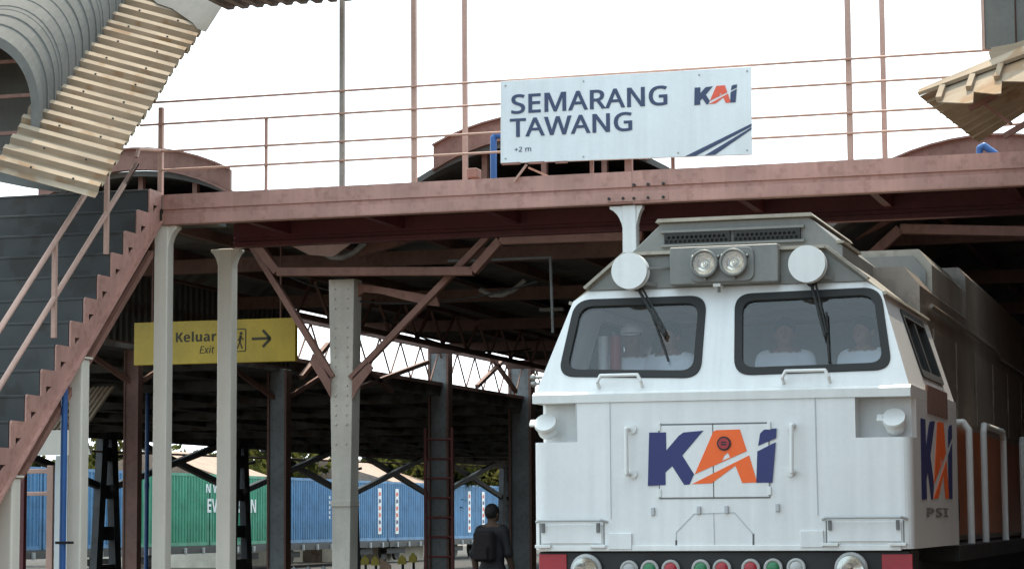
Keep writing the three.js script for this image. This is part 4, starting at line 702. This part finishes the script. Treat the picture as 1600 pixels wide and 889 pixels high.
  for (const [u0, u1] of [[h0[0], mid - 0.015], [mid + 0.015, h1[0]]]) {
    const holes = []; for (let j = 0, y = h0[1] + 0.02; y < h1[1] - 0.014; j++, y += sy) for (let x = u0 + 0.02 + (j % 2) * sx / 2; x < u1 - 0.016; x += sx) { const s = new THREE.Path(); s.absarc(x, y, rH, 0, Math.PI * 2); holes.push(s); }
    const sh = shapeOf([[u0, h0[1]], [u1, h0[1]], [u1, h1[1]], [u0, h1[1]]]); sh.holes = holes; grid.push([new THREE.ExtrudeGeometry(sh, { depth: 0.006, bevelEnabled: false, curveSegments: 3 }).translate(0, 0, 0.03).applyMatrix4(G.m), box(u0, u1, h0[1], h1[1], zG + 0.003, zG + 0.008)]);
  }
  for (const [g, back] of grid) { const gr = part('grille', g, M.rubber, cool); part('grille_backing', back, M.black, gr); }
  part('grille_frame', [box(h0[0] - 0.03, h1[0] + 0.03, h1[1], h1[1] + 0.02, zG, zG + 0.04), box(h0[0] - 0.03, h1[0] + 0.03, h0[1] - 0.02, h0[1], zG, zG + 0.04)], M.cabGrey, cool);

  // ---- hood behind the cab ----
  const hw = 1.13, zA = zEnd + 0.0, zE = -33, hp = (hw_, y, ch) => [[XC - hw_, 1.55], [XC + hw_, 1.55], [XC + hw_, y - ch], [XC + hw_ - ch * 0.8, y], [XC - hw_ + ch * 0.8, y], [XC - hw_, y - ch]];
  const hood = part('hood', prism(zFrame(zA), hp(hw, 3.86, 0.16), zE - zA, -0.002), M.hood, loco, 'long brown grey engine hood');
  part('hood_box', prism(zFrame(-20.9), hp(hw - 0.02, 4.12, 0.14).map(([x, y]) => [x, Math.max(y, 3.7)]), -2.6, 0), M.roofCream, hood, 'raised cream box on the hood'); part('hood_box_face', prism(zFrame(-20.89), [[XC - 1.0, 3.72], [XC + 1.06, 3.72], [XC + 1.06, 3.92], [XC + 0.95, 4.06], [XC - 0.95, 4.06]], 0, 0.02), M.cabGrey, hood);
  part('hood_box', prism(zFrame(-23.52), hp(hw - 0.01, 4.22, 0.08).map(([x, y]) => [x, Math.max(y, 3.7)]), -8.5, 0), M.hood, hood);
  for (let k = 0; k < 7; k++) { const z = -20.7 - k * 1.72; const d = part('hood_door', rbox(XC + hw - 0.01, XC + hw + 0.012, 2.66, 3.4, z - 1.62, z, 0.008), M.hood, hood); part('door_handle', rod(V(XC + hw + 0.025, 2.95, z - 1.5), V(XC + hw + 0.025, 3.1, z - 1.5), 0.012), M.hood, d); }
  part('conduit', pipe([V(XC + hw + 0.04, 3.56, -20.3), V(XC + hw + 0.04, 3.56, -26), V(XC + hw + 0.04, 3.5, -26.4), V(XC + hw + 0.04, 3.5, -32)], 0.02), M.hood, hood);
  part('orange_band', box(XC + hw + 0.001, XC + hw + 0.02, 1.6, 2.6, zE + 0.1, zA - 0.55), M.orangeLoco, hood, 'orange band along the hood');
  part('deck', [rbox(XC - 1.42, XC + 1.42, 1.40, 1.535, zE, zBack, 0.01)], M.black, loco);
  const sx_ = XC + 1.36; part('walkway_rail', pipe([V(sx_, 1.53, -21.25), V(sx_, 2.53, -21.25), V(sx_ - 0.05, 2.6, -21.25), V(XC + hw, 2.6, -21.25)], 0.032, 12), M.whiteTrim, loco, 'white walkway post'); for (const [z0, z1] of [[-22.5, -24.45], [-26.6, -28.6], [-29.6, -31.6]]) part('walkway_rail', pipe([V(sx_, 1.53, z0), V(sx_, 2.55, z0), V(sx_, 2.62, z0 - 0.08), V(sx_, 2.62, z1 + 0.08), V(sx_, 2.55, z1), V(sx_, 1.53, z1)], 0.032, 12), M.whiteTrim, loco, 'white walkway rail');
  part('tool_bag', [new THREE.SphereGeometry(0.2, 16, 12).scale(0.8, 1.5, 1).translate(XC + 1.2, 1.83, -20.4)], M.black, loco);
  // cab side: plaque, emblem, number
  const sX = xFrame(xR + 0.001), sq = (x, y) => sX.px(x, y); { const a = sq(1450, 645), b = sq(1480, 614); part('plaque', rbox(xR - 0.01, xR + 0.008, a[1], b[1], -b[0], -a[0], 0.003), M.brownDark, loco, 'dark plaque on the cab side'); }
  { const a = sq(1441, 781), b = sq(1488, 664); emblem(loco, sX, ([u, v]) => [a[0] + (b[0] - a[0]) * u, a[1] + (b[1] - a[1]) * v / 0.434], 0.001, 0.004, M.navy, M.orange); const c = sq(1449, 808), d = sq(1482, 794); part('side_lettering', textIn(sX, 'PSI', c[0], c[1], d[0], d[1], 0.001, 0.004, font), M.seam, loco); }
  for (const [px, py] of [[836, 590], [837, 600]]) { const p = PZ(px - 3, py, -19.6); part('mirror_arm', [rod(p, V(xL + 0.1, p.y, p.z), 0.012), new THREE.SphereGeometry(0.03, 8, 6).translate(p.x, p.y, p.z)], M.steel, loco); }
  // ---- buffer plate with lamps and couplings ----
  part('buffer_plate', rbox(xL + 0.03, xR - 0.03, 0.72, 1.526, ZF - 0.5, ZF - 0.03, 0.015), M.black, loco); const zb = ZF - 0.03;
  for (const [x0, x1] of [[843, 886], [1379, 1427]]) { const a = PZ(x0, 870, zb).x, b = PZ(x1, 870, zb).x; part('red_panel', rbox(a, b, 1.1, PZ(x0, 866, zb).y, zb, zb + 0.012, 0.003), M.red, loco, 'red panel on the buffer plate'); }
  const ring = (px, py, r, face, lab) => { const p = PZ(px, py, zb), o = part(face === M.chrome ? 'ditch_light' : 'hose_coupling', new THREE.TorusGeometry(r, r * 0.22, 8, 28).translate(p.x, p.y, zb + 0.03), M.rib, loco, lab); part('face', face === M.chrome ? new THREE.LatheGeometry([[0.01, -0.05], [r * 0.6, -0.03], [r * 0.95, 0.02]].map(a => new THREE.Vector2(...a)), 24).rotateX(Math.PI / 2).translate(p.x, p.y, zb + 0.06) : new THREE.SphereGeometry(r * 0.85, 20, 10).scale(1, 1, 0.5).translate(p.x, p.y, zb + 0.03), face, o); if (face === M.chrome) part('lens', disc(V(p.x, p.y, zb + 0.09), r * 0.9, 0.004), M.lens, o); };
  ring(918, 891, 0.10, M.chrome, 'round chrome lower light'); ring(1332, 889, 0.10, M.chrome, 'round chrome lower light');
  for (const [px, f] of [[985, M.rib], [1017, M.green], [1050, M.red], [1097, M.green], [1130, M.red], [1175, M.red], [1210, M.green], [1246, M.rib]]) ring(px, 889 + (px - 1100) * -0.012, 0.058, f);
  // bogies
  for (const zc of [-20.2, -29.5]) {
    const b = part('bogie', [rbox(XC - 1.0, XC - 0.82, 0.45, 0.85, zc - 2.0, zc + 2.0, 0.03), rbox(XC + 0.82, XC + 1.0, 0.45, 0.85, zc - 2.0, zc + 2.0, 0.03), rbox(XC - 0.9, XC + 0.9, 0.6, 1.42, zc - 0.6, zc + 0.6, 0.03)], M.black, loco);
    for (const dz of [-1.5, 0, 1.5]) part('wheelset', [...[-0.55, 0.55].map(x => new THREE.CylinderGeometry(0.46, 0.46, 0.12, 32).rotateZ(Math.PI / 2).translate(XC + x, 0.621, zc + dz)), rod(V(XC - 0.8, 0.621, zc + dz), V(XC + 0.8, 0.621, zc + dz), 0.08)], M.steel, b);
  }
  part('underframe', box(XC - 1.1, XC + 1.1, 1.1, 1.41, zE + 0.3, ZF - 0.5), M.black, loco); part('fuel_tank', rbox(XC - 1.15, XC + 1.15, 0.35, 1.1, -27.1, -22.6, 0.08), M.black, loco);
}

// ================= the container train =================
const XK = PY(225, 739, 3.45).x, ZK = PX(206, 739, PY(225, 739, 3.45).x).z;
{
  const LEN = 6.06, GAP = 0.12, W = 2.44, y0 = 0.97, y1 = 3.5;
  const wall = merge([foldedSheet(frameOf(V(0, 0, 0), V(0, 0, -1), V(0, 1, 0)), 0.14, LEN - 0.14, 0.12, y1 - y0 - 0.1, 0.24, 0.036, 0.004, 0.3, 0.2)]);
  const post = merge([rbox(-0.08, 0.045, 0, y1 - y0, -0.14, 0, 0.01, 1)]), rail = merge([box(-0.06, 0.04, 0, 0.12, -LEN + 0.14, -0.14)]), top = merge([box(-0.06, 0.04, 0, 0.1, -LEN + 0.14, -0.14)]), body = merge([box(-W, -0.045, 0.05, y1 - y0 - 0.02, -LEN + 0.02, -0.02)]);
  const labs = { '-3': 'blue container at the far left edge', '-2': 'blue container left of the dark red post', '-1': 'blue container behind the brown gate frame, left of the green ones', 0: 'plain green shipping container, left of the lettered green one', 1: 'green shipping container with white EVERGREEN lettering', 2: 'blue container right beside the lettered green one', 3: 'blue container behind the riveted column', 4: 'blue container between the riveted column and the red ladder', 5: 'blue container behind the red ladder', 6: 'blue container behind the standing person', 7: 'farthest blue container by the locomotive' };
  for (let k = -2; k <= 7; k++) {
    const z = ZK - k * (LEN + GAP), base = V(XK, y0, z), m = k === 0 || k === 1 ? M.greenBox : k % 2 ? M.blueBox : M.blueBox2;
    const t = thing('shipping_container', labs[k], 'container', base, 'containers on the goods train');
    put('side_wall', wall, m, t, base); put('inner_box', body, m, t, base);
    put('corner_post', post, m, t, base); put('corner_post', post, m, t, V(XK, y0, z - LEN + 0.14)); put('bottom_rail', rail, m, t, base); put('top_rail', top, m, t, V(XK, y1 - 0.1, z));
    const fr = xFrame(XK + 0.042);
    if (k === 1) { part('lettering', textIn(fr, 'EVERGREEN', ...fr.px(323, 801), fr.px(399, 801)[0], fr.px(323, 779)[1], 0, 0.01, font), M.letter, t); part('lettering', textIn(fr, 'N W G', ...fr.px(321, 770), fr.px(352, 770)[0], fr.px(321, 756)[1], 0, 0.01, font), M.letter, t); }
    if (k >= 3) {
      const u = -(z - (k % 2 ? 4.9 : 0.9)), st = part('marking_strip', prism(fr, [[u, 1.25], [u + 0.42, 1.25], [u + 0.42, 3.2], [u, 3.2]], 0, 0.008), M.letter, t, 'white upright strip with red marks');
      for (let j = 0; j < 6; j++) part('red_mark', prism(fr, [[u + 0.09, 1.36 + j * 0.3], [u + 0.33, 1.40 + j * 0.3], [u + 0.33, 1.50 + j * 0.3], [u + 0.2, 1.56 + j * 0.3], [u + 0.09, 1.52 + j * 0.3]], 0.009, 0.014), j % 3 === 1 ? M.navy : M.signRed, st);
    }
    if (k >= 2) for (let j = 0; j < 5; j++) { const u = -(z - (k % 2 ? 0.7 : 5.4)); part('white_mark', prism(fr, [[u, 1.9 + j * 0.2], [u + 0.1, 1.9 + j * 0.2], [u + 0.1, 2.02 + j * 0.2], [u, 2.02 + j * 0.2]], 0, 0.008), M.letter, t); }
  }
  for (let k = -1; k <= 3; k++) {
    const z = ZK - 2 * k * (LEN + GAP), L = 12.2, t = thing('flat_wagon', ['flat wagon under the leftmost blue containers', 'flat wagon under the two green containers', 'flat wagon under the blue containers left of the riveted column', 'flat wagon under the blue containers by the red ladder', 'flat wagon under the farthest blue containers'][k + 1], 'wagon', V(XK - 1.2, 0.1, z - L / 2), 'flat wagons of the goods train');
    part('deck', [box(XK - 2.5, XK + 0.06, 0.76, 0.965, z - L, z)], M.wagon, t); part('side_sill', box(XK + 0.07, XK + 0.12, 0.70, 0.9, z - L, z), M.wagon, t);
    for (let j = 0; j < 8; j++) part('stake_pocket', rbox(XK + 0.121, XK + 0.19, 0.68, 0.9, z - 0.8 - j * 1.5 - 0.14, z - 0.8 - j * 1.5, 0.01, 1), M.rib, t);
    for (const q of [2, L - 2]) { const b = part('bogie', box(XK - 0.5, XK - 0.32, 0.4, 0.62, z - q - 1.2, z - q + 1.2), M.black, t); for (const w of [-0.85, 0.85]) part('wheel', new THREE.CylinderGeometry(0.38, 0.38, 0.12, 24).rotateZ(Math.PI / 2).translate(XK - 0.65, 0.48, z - q + w), M.wagon, b); }
  }
}
// ================= beyond the train: trees and two houses =================
{
  const leaf = [0, 1, 2].map(i => new THREE.MeshPhysicalMaterial({ color: new THREE.Color().setRGB([0.44, 0.52, 0.36][i], [0.50, 0.53, 0.44][i], [0.14, 0.16, 0.12][i]), roughness: 1, transmission: 0.55, thickness: 0, side: THREE.DoubleSide }));
  const spots = [[95, 100, 4.9], [190, 108, 5.4], [300, 112, 5.0], [395, 104, 5.6], [480, 118, 5.3], [600, 122, 5.6], [655, 112, 5.7], [735, 120, 6.0], [785, 128, 6.2]];
  const lab = ['behind the leftmost blue container', 'above the blue container left of the green ones', 'above the plain green container', 'above the lettered green container', 'left of the riveted column, above the blue container', 'right of the riveted column, above the blue container', 'left of the red ladder', 'right of the red ladder', 'above the standing person'];
  spots.forEach(([px, d, h], i) => {
    const r = ray(px, 815), p = EYE.clone().addScaledVector(r, d / r.dot(fwd)); p.y = 0;
    const t = thing('tree', 'sunlit yellow green tree ' + lab[i], 'tree', p.clone(), 'trees beyond the goods train');
    part('trunk', [rod(p.clone(), p.clone().add(V(0.1, h * 0.6, 0)), 0.16, 0.08), ...[0, 1, 2, 3].map(k => rod(p.clone().add(V(0.05, h * 0.4, 0)), p.clone().add(V(Math.cos(k * 1.6 + i) * 1.2, h * 0.75, Math.sin(k * 1.6 + i) * 1.2)), 0.07, 0.02))], M.trunk, t);
    const pos = [], nor = [], clumps = [...Array(38)].map(() => { const a = rr(0, 6.28), q = Math.sqrt(rnd()) * 2.7; return [Math.cos(a) * q, h * 0.68 + rr(-1, 1) * h * 0.30 * Math.sqrt(1 - q * q / 8), Math.sin(a) * q, rr(0.4, 0.85)]; });
    for (const [cx, cy, cz, cr] of clumps) for (let k = 0; k < 85; k++) {
      const dv = V(rr(-1, 1), rr(-1, 1), rr(-1, 1)).normalize(), c = V(p.x + cx, cy, p.z + cz).addScaledVector(dv, cr * Math.cbrt(rnd())), s = rr(0.08, 0.16);
      const n = V(rr(-1, 1), rr(-0.3, 1), rr(-1, 1)).normalize(), u = n.clone().cross(V(0.3, 0.2, 0.9)).normalize(), v = n.clone().cross(u);
      const q = [c.clone().addScaledVector(u, -s * 1.5), c.clone().addScaledVector(v, s * 0.8), c.clone().addScaledVector(u, s * 1.5), c.clone().addScaledVector(v, -s * 0.8)];
      for (const j of [0, 1, 2, 0, 2, 3]) { pos.push(q[j].x, q[j].y, q[j].z); nor.push(n.x, n.y, n.z); }
    }
    const g = new THREE.BufferGeometry(); g.setAttribute('position', new THREE.Float32BufferAttribute(pos, 3)); g.setAttribute('normal', new THREE.Float32BufferAttribute(nor, 3));
    part('crown', [g], leaf[i % 3], t);
  });
  const roofM = mat(0.32, 0.22, 0.16, 0.8, T.worn), wallM = mat(0.7, 0.62, 0.5, 0.8, T.paint);
  for (const [px, d, w, lab2] of [[275, 97, 6, 'cream house with pale orange roof behind the green containers'], [520, 108, 7, 'cream house with pale orange roof behind the riveted column']]) {
    const r = ray(px, 815), p = EYE.clone().addScaledVector(r, d / r.dot(fwd)); p.y = 0; const t = thing('house', lab2, 'house', p.clone(), 'houses beyond the goods train');
    part('wall', box(p.x - w / 2, p.x + w / 2, 0.005, 3.6, p.z - 2.5, p.z + 2.5), wallM, t);
    part('roof', prism(zFrame(p.z + 2.8), [[p.x - w / 2 - 0.5, 3.5], [p.x + w / 2 + 0.5, 3.5], [p.x, 4.7]], -5.6, 0), roofM, t);
    for (const q of [-0.25, 0.25]) { const wn = part('window', box(p.x + q * w - 0.5, p.x + q * w + 0.5, 1.4, 2.6, p.z + 2.501, p.z + 2.54), M.rubber, t); part('frame', [box(p.x + q * w - 0.56, p.x + q * w - 0.5, 1.34, 2.66, p.z + 2.501, p.z + 2.56), box(p.x + q * w + 0.5, p.x + q * w + 0.56, 1.34, 2.66, p.z + 2.501, p.z + 2.56)], M.whiteTrim, wn); }
    part('door', rbox(p.x - 0.45, p.x + 0.45, 0.01, 2.1, p.z + 2.5, p.z + 2.55, 0.01), M.wood, t);
  }
}
// ================= small lineside things at the bottom of the picture =================
{
  const z = -50; const yel = mat(0.75, 0.58, 0.05, 0.5, T.paint);
  [[571, 867, 'yellow'], [587, 868, 'yellow'], [629, 866, 'yellow'], [646, 863, 'yellow'], [460, 884, 'white'], [482, 884, 'white'], [506, 884, 'white']].forEach(([px, py, c], i) => {
    const p = PZ(px, py, z), b = V(p.x, 0, z), t = thing('point_marker', ['leftmost yellow topped track marker right of the riveted column', 'second yellow topped track marker right of the riveted column', 'third yellow topped track marker right of the riveted column', 'yellow topped track marker nearest the red ladder', 'leftmost white topped track marker left of the riveted column', 'middle white topped track marker left of the riveted column', 'white topped track marker beside the riveted column'][i], 'marker', b, 'track markers on the ground');
    part('post', rod(b.clone().setY(0.004), V(p.x, p.y - 0.1, z), 0.03), M.black, t); part('plate', prism(zFrame(z), [[p.x - 0.1, p.y - 0.22], [p.x + 0.1, p.y - 0.22], [p.x + 0.09, p.y - 0.1], [p.x, p.y], [p.x - 0.09, p.y - 0.1]], 0.03, 0.06), c === 'yellow' ? yel : M.whiteTrim, t);
  });
  const a = PZ(594, 872, z + 1), b = PZ(611, 889, z + 1); const t = thing('warning_board', 'small pale orange board leaning on a post by the yellow track markers', 'board', V(a.x, 0, z + 1)); const fr = zFrame(z + 1);
  part('board', prism(fr, [[a.x, a.y + 0.02], [b.x, a.y - 0.16], [b.x + 0.02, 0.35], [a.x - 0.02, 0.35]], 0, 0.03), mat(0.72, 0.45, 0.3, 0.6, T.paint), t); part('post', box((a.x + b.x) / 2 - 0.03, (a.x + b.x) / 2 + 0.03, 0.004, 0.6, z + 0.93, z + 0.99), M.wood, t);
}

// ================= people =================
function march(sdf, c, half, res) {
  const mc = new MarchingCubes(res, undefined, false, false, 200000), hs = res / 2; mc.isolation = 0;
  for (let z = 0; z < res; z++) for (let y = 0; y < res; y++) for (let x = 0; x < res; x++) mc.field[x + y * res + z * res * res] = -sdf(V(c.x + (x - hs) / hs * half, c.y + (y - hs) / hs * half, c.z + (z - hs) / hs * half));
  mc.update(); const n = mc.count ?? 0, g = new THREE.BufferGeometry();
  g.setAttribute('position', new THREE.BufferAttribute(mc.positionArray.slice(0, n * 3), 3)); g.setAttribute('normal', new THREE.BufferAttribute(mc.normalArray.slice(0, n * 3), 3));
  g.scale(half, half, half).translate(c.x, c.y, c.z); return g;
}
const cap = (p, a, b, ra, rb) => { const ba = b.clone().sub(a), pa = p.clone().sub(a), h = Math.max(0, Math.min(1, pa.dot(ba) / ba.dot(ba))); return pa.addScaledVector(ba, -h).length() - (ra + (rb - ra) * h); };
const ell = (p, c, r) => { const q = V((p.x - c.x) / r.x, (p.y - c.y) / r.y, (p.z - c.z) / r.z), k = q.length(); return (k - 1) * Math.min(r.x, r.y, r.z); };
const smin = (a, b, k) => { const h = Math.max(k - Math.abs(a - b), 0) / k; return Math.min(a, b) - h * h * k * 0.25; };
// upright figure, 1.68 m tall, facing +z; arms: joints for the left and right
function figure(arms, cols) {
  const J = { hip: 0.93, ch: 1.26 };
  const list = [];
  const B = (a, b, ra, rb, k = 0.05) => list.push([a, b, ra, rb, k]);
  for (const s of [-1, 1]) {
    B(V(s * 0.085, 0.90, 0), V(s * 0.095, 0.49, 0.015), 0.088, 0.062); B(V(s * 0.095, 0.49, 0.015), V(s * 0.10, 0.10, -0.02), 0.060, 0.042); B(V(s * 0.10, 0.055, -0.04), V(s * 0.125, 0.038, 0.15), 0.044, 0.034);
    const [el, wr] = arms[s < 0 ? 0 : 1]; B(V(s * 0.165, 1.375, -0.01), el, 0.058, 0.046, 0.06); B(el, wr, 0.045, 0.031);
  }
  const torso = p => { const q = p.clone(); q.z *= 1.42; return smin(cap(q, V(0, 0.94, 0), V(0, 1.10, 0), 0.150, 0.135), smin(cap(q, V(0, 1.10, 0), V(0, 1.30, 0), 0.135, 0.160), cap(q, V(-0.13, 1.365, 0), V(0.13, 1.365, 0), 0.075, 0.075), 0.08), 0.08); };
  const neck = p => cap(p, V(0, 1.38, -0.015), V(0, 1.51, 0.005), 0.058, 0.052);
  const sdf = p => { let d = torso(p); for (const [a, b, ra, rb, k] of list) { if (Math.abs(p.y - (a.y + b.y) / 2) > 0.6) continue; d = smin(d, cap(p, a, b, ra, rb), k); } return smin(d, neck(p), 0.04); };
  const gs = [march(sdf, V(0, 0.78, 0.02), 0.82, 100)];
  const hc = V(0, 1.575, 0.012), head = p => {
    let d = ell(p, V(0, 1.60, 0.0), V(0.076, 0.092, 0.096)); d = smin(d, ell(p, V(0, 1.535, 0.032), V(0.058, 0.068, 0.066)), 0.04);
    d = smin(d, cap(p, V(0, 1.585, 0.098), V(0, 1.548, 0.116), 0.010, 0.014), 0.015);
    for (const s of [-1, 1]) { d = smin(d, ell(p, V(s * 0.078, 1.57, 0.0), V(0.011, 0.032, 0.02)), 0.01); const e = ell(p, V(s * 0.031, 1.585, 0.094), V(0.016, 0.01, 0.014)); d = Math.max(d, -e) * 1; d = Math.min(d, ell(p, V(s * 0.031, 1.584, 0.085), V(0.012, 0.009, 0.01))); }
    d = smin(d, cap(p, V(-0.02, 1.512, 0.088), V(0.02, 1.512, 0.088), 0.008, 0.008), 0.01); return smin(d, cap(p, V(0, 1.42, -0.012), V(0, 1.52, 0.008), 0.054, 0.05), 0.03); };
  gs.push(march(head, hc, 0.15, 72));
  for (const i of [0, 1]) {
    const [el, wr] = arms[i], dir = wr.clone().sub(el).normalize(), s = i ? 1 : -1, side = V(0, 0, 1).addScaledVector(dir, -dir.z).normalize(), fl = dir.clone().cross(side);
    const P3 = (a, b, c) => wr.clone().addScaledVector(dir, a).addScaledVector(side, b).addScaledVector(fl, c * s);
    const fing = []; [[0.030, 0.068], [0.010, 0.076], [-0.010, 0.071], [-0.029, 0.056]].forEach(([b, L]) => { const k0 = P3(0.088, b, 0), k1 = P3(0.088 + L * 0.5, b * 1.05, 0.008), k2 = P3(0.088 + L, b * 1.05, 0.028); fing.push([P3(0.05, b * 0.8, 0), k0, 0.010, 0.0095], [k0, k1, 0.009, 0.0085], [k1, k2, 0.0085, 0.007]); });
    fing.push([P3(0.02, 0.025, 0.0), P3(0.055, 0.05, 0.012), 0.013, 0.011], [P3(0.055, 0.05, 0.012), P3(0.09, 0.058, 0.022), 0.010, 0.008]);
    const hand = p => { let d = cap(p, P3(-0.03, 0, 0), P3(0.01, 0, 0), 0.029, 0.027); for (const b of [-0.022, 0, 0.022]) d = smin(d, cap(p, P3(0.01, b * 0.6, 0), P3(0.085, b, 0), 0.017, 0.014), 0.02); for (const f of fing) d = smin(d, cap(p, ...f), 0.006); return d; };
    gs.push(march(hand, P3(0.06, 0.005, 0.01), 0.125, 56));
  }
  const g = mergeGeometries(gs.map(flat)), p = g.attributes.position, col = new Float32Array(p.count * 3), q = V();
  for (let i = 0; i < p.count; i++) {
    q.fromBufferAttribute(p, i); let c;
    const onArm = [0, 1].some(k => cap(q, arms[k][0], arms[k][1], 0.06, 0.07) < 0 && cap(q, V((k ? 1 : -1) * 0.165, 1.375, -0.01), arms[k][0], 0.05, 0.02) > 0.045);
    const onHand = [0, 1].some(k => q.distanceTo(arms[k][1]) < 0.2 && q.clone().sub(arms[k][1]).dot(arms[k][1].clone().sub(arms[k][0])) > -0.002);
    if (onHand || (onArm && cols.bare)) c = cols.skin; else if (q.y > 1.425 && Math.abs(q.x) < 0.12) c = cols.skin; else if (q.y > 0.93 || onArm) c = cols.shirt; else if (q.y > 0.085) c = cols.trousers; else c = cols.shoes;
    col.set(c, i * 3);
  }
  g.setAttribute('color', new THREE.BufferAttribute(col, 3)); g.deleteAttribute('uv'); return g;
}
const hairG = (() => { const s = p => Math.max(ell(p, V(0, 1.607, -0.006), V(0.085, 0.098, 0.104)), -(ell(p, V(0, 1.545, 0.085), V(0.085, 0.085, 0.085)))); return march(p => Math.max(s(p), 1.545 - p.y - (p.z < 0 ? 0.04 : 0)), V(0, 1.6, 0), 0.13, 56); })();
const capG = mergeGeometries([flat(new THREE.SphereGeometry(0.105, 24, 12, 0, Math.PI * 2, 0, 1.45).scale(0.92, 0.95, 1.08).translate(0, 1.61, -0.002)), flat(new THREE.CylinderGeometry(0.075, 0.075, 0.008, 20, 1, false, -1.57, 3.14).scale(1, 1, 1.1).rotateX(0.2).translate(0, 1.615, 0.09))]);
const skinM = new THREE.MeshStandardMaterial({ vertexColors: true, roughness: 0.75 }), hairM = new THREE.MeshStandardMaterial({ color: 0x15110e, roughness: 0.7 });
function person(g, label, at, turn, extra) {
  const o = new THREE.Group(); o.name = numbered('person'); o.position.copy(at); o.rotation.y = turn; o.userData = { label, category: 'person' }; scene.add(o);
  const add = (n, ge, m) => { const q = new THREE.Mesh(ge, m); q.name = n; q.castShadow = q.receiveShadow = true; o.add(q); return q; };
  add('body', g, skinM); extra(add); return o;
}
{
  const skin = [0.22, 0.12, 0.075];
  const stand = figure([[V(-0.235, 1.12, -0.02), V(-0.22, 0.90, 0.10)], [V(0.235, 1.11, -0.03), V(0.245, 0.86, 0.03)]], { skin: [0.10, 0.055, 0.035], shirt: [0.014, 0.012, 0.014], trousers: [0.03, 0.03, 0.04], shoes: [0.02, 0.02, 0.02], bare: true });  // skin and clothes darkened to stand in for a backlit silhouette
  const p = PZ(769, 830, -26.9);
  person(stand, 'person in dark clothes with a backpack, darkened as a silhouette, standing back turned beside the locomotive', V(p.x, 0.261, -26.9), Math.PI - 0.25, add => {
    add('hair', hairG, hairM);
    const pk = mergeGeometries([flat(new RoundedBoxGeometry(0.27, 0.36, 0.14, 4, 0.05).translate(0, 1.20, -0.175)), flat(new RoundedBoxGeometry(0.2, 0.16, 0.06, 3, 0.025).translate(0, 1.12, -0.26))]); add('backpack', pk, mat(0.016, 0.01, 0.01, 0.9, null));  // reddish pack painted near black to sit in the silhouette
    add('strap', flat(new THREE.TorusGeometry(0.115, 0.016, 8, 24).scale(0.45, 1.15, 1).rotateY(Math.PI / 2).translate(-0.11, 1.27, -0.02)), M.rubber); add('strap', flat(new THREE.TorusGeometry(0.115, 0.016, 8, 24).scale(0.45, 1.15, 1).rotateY(Math.PI / 2).translate(0.11, 1.27, -0.02)), M.rubber);
  });
  const crew = figure([[V(-0.24, 1.12, 0.03), V(-0.16, 1.10, 0.27)], [V(0.24, 1.12, 0.03), V(0.16, 1.08, 0.27)]], { skin, shirt: [0.72, 0.74, 0.78], trousers: [0.03, 0.035, 0.06], shoes: [0.02, 0.02, 0.02], bare: false });
  [[988, -18.1, 0.15, 'person in a white cap and shirt behind the left windscreen', 1], [1048, -18.0, -0.3, 'person in a white shirt behind the right half of the left windscreen', 0], [1228, -18.0, 0.1, 'person in a white shirt at the left of the right windscreen', 0], [1352, -18.05, -0.35, 'person in a white shirt at the right edge of the right windscreen', 0]].forEach(([px, z, a, lab, c]) => {
    const q = PZ(px, 550, z); person(crew, lab, V(q.x, 1.601, z), a, add => { if (c) add('cap', capG, M.whiteTrim); else add('hair', hairG, hairM); });
  });
}

renderer.render(scene, camera);
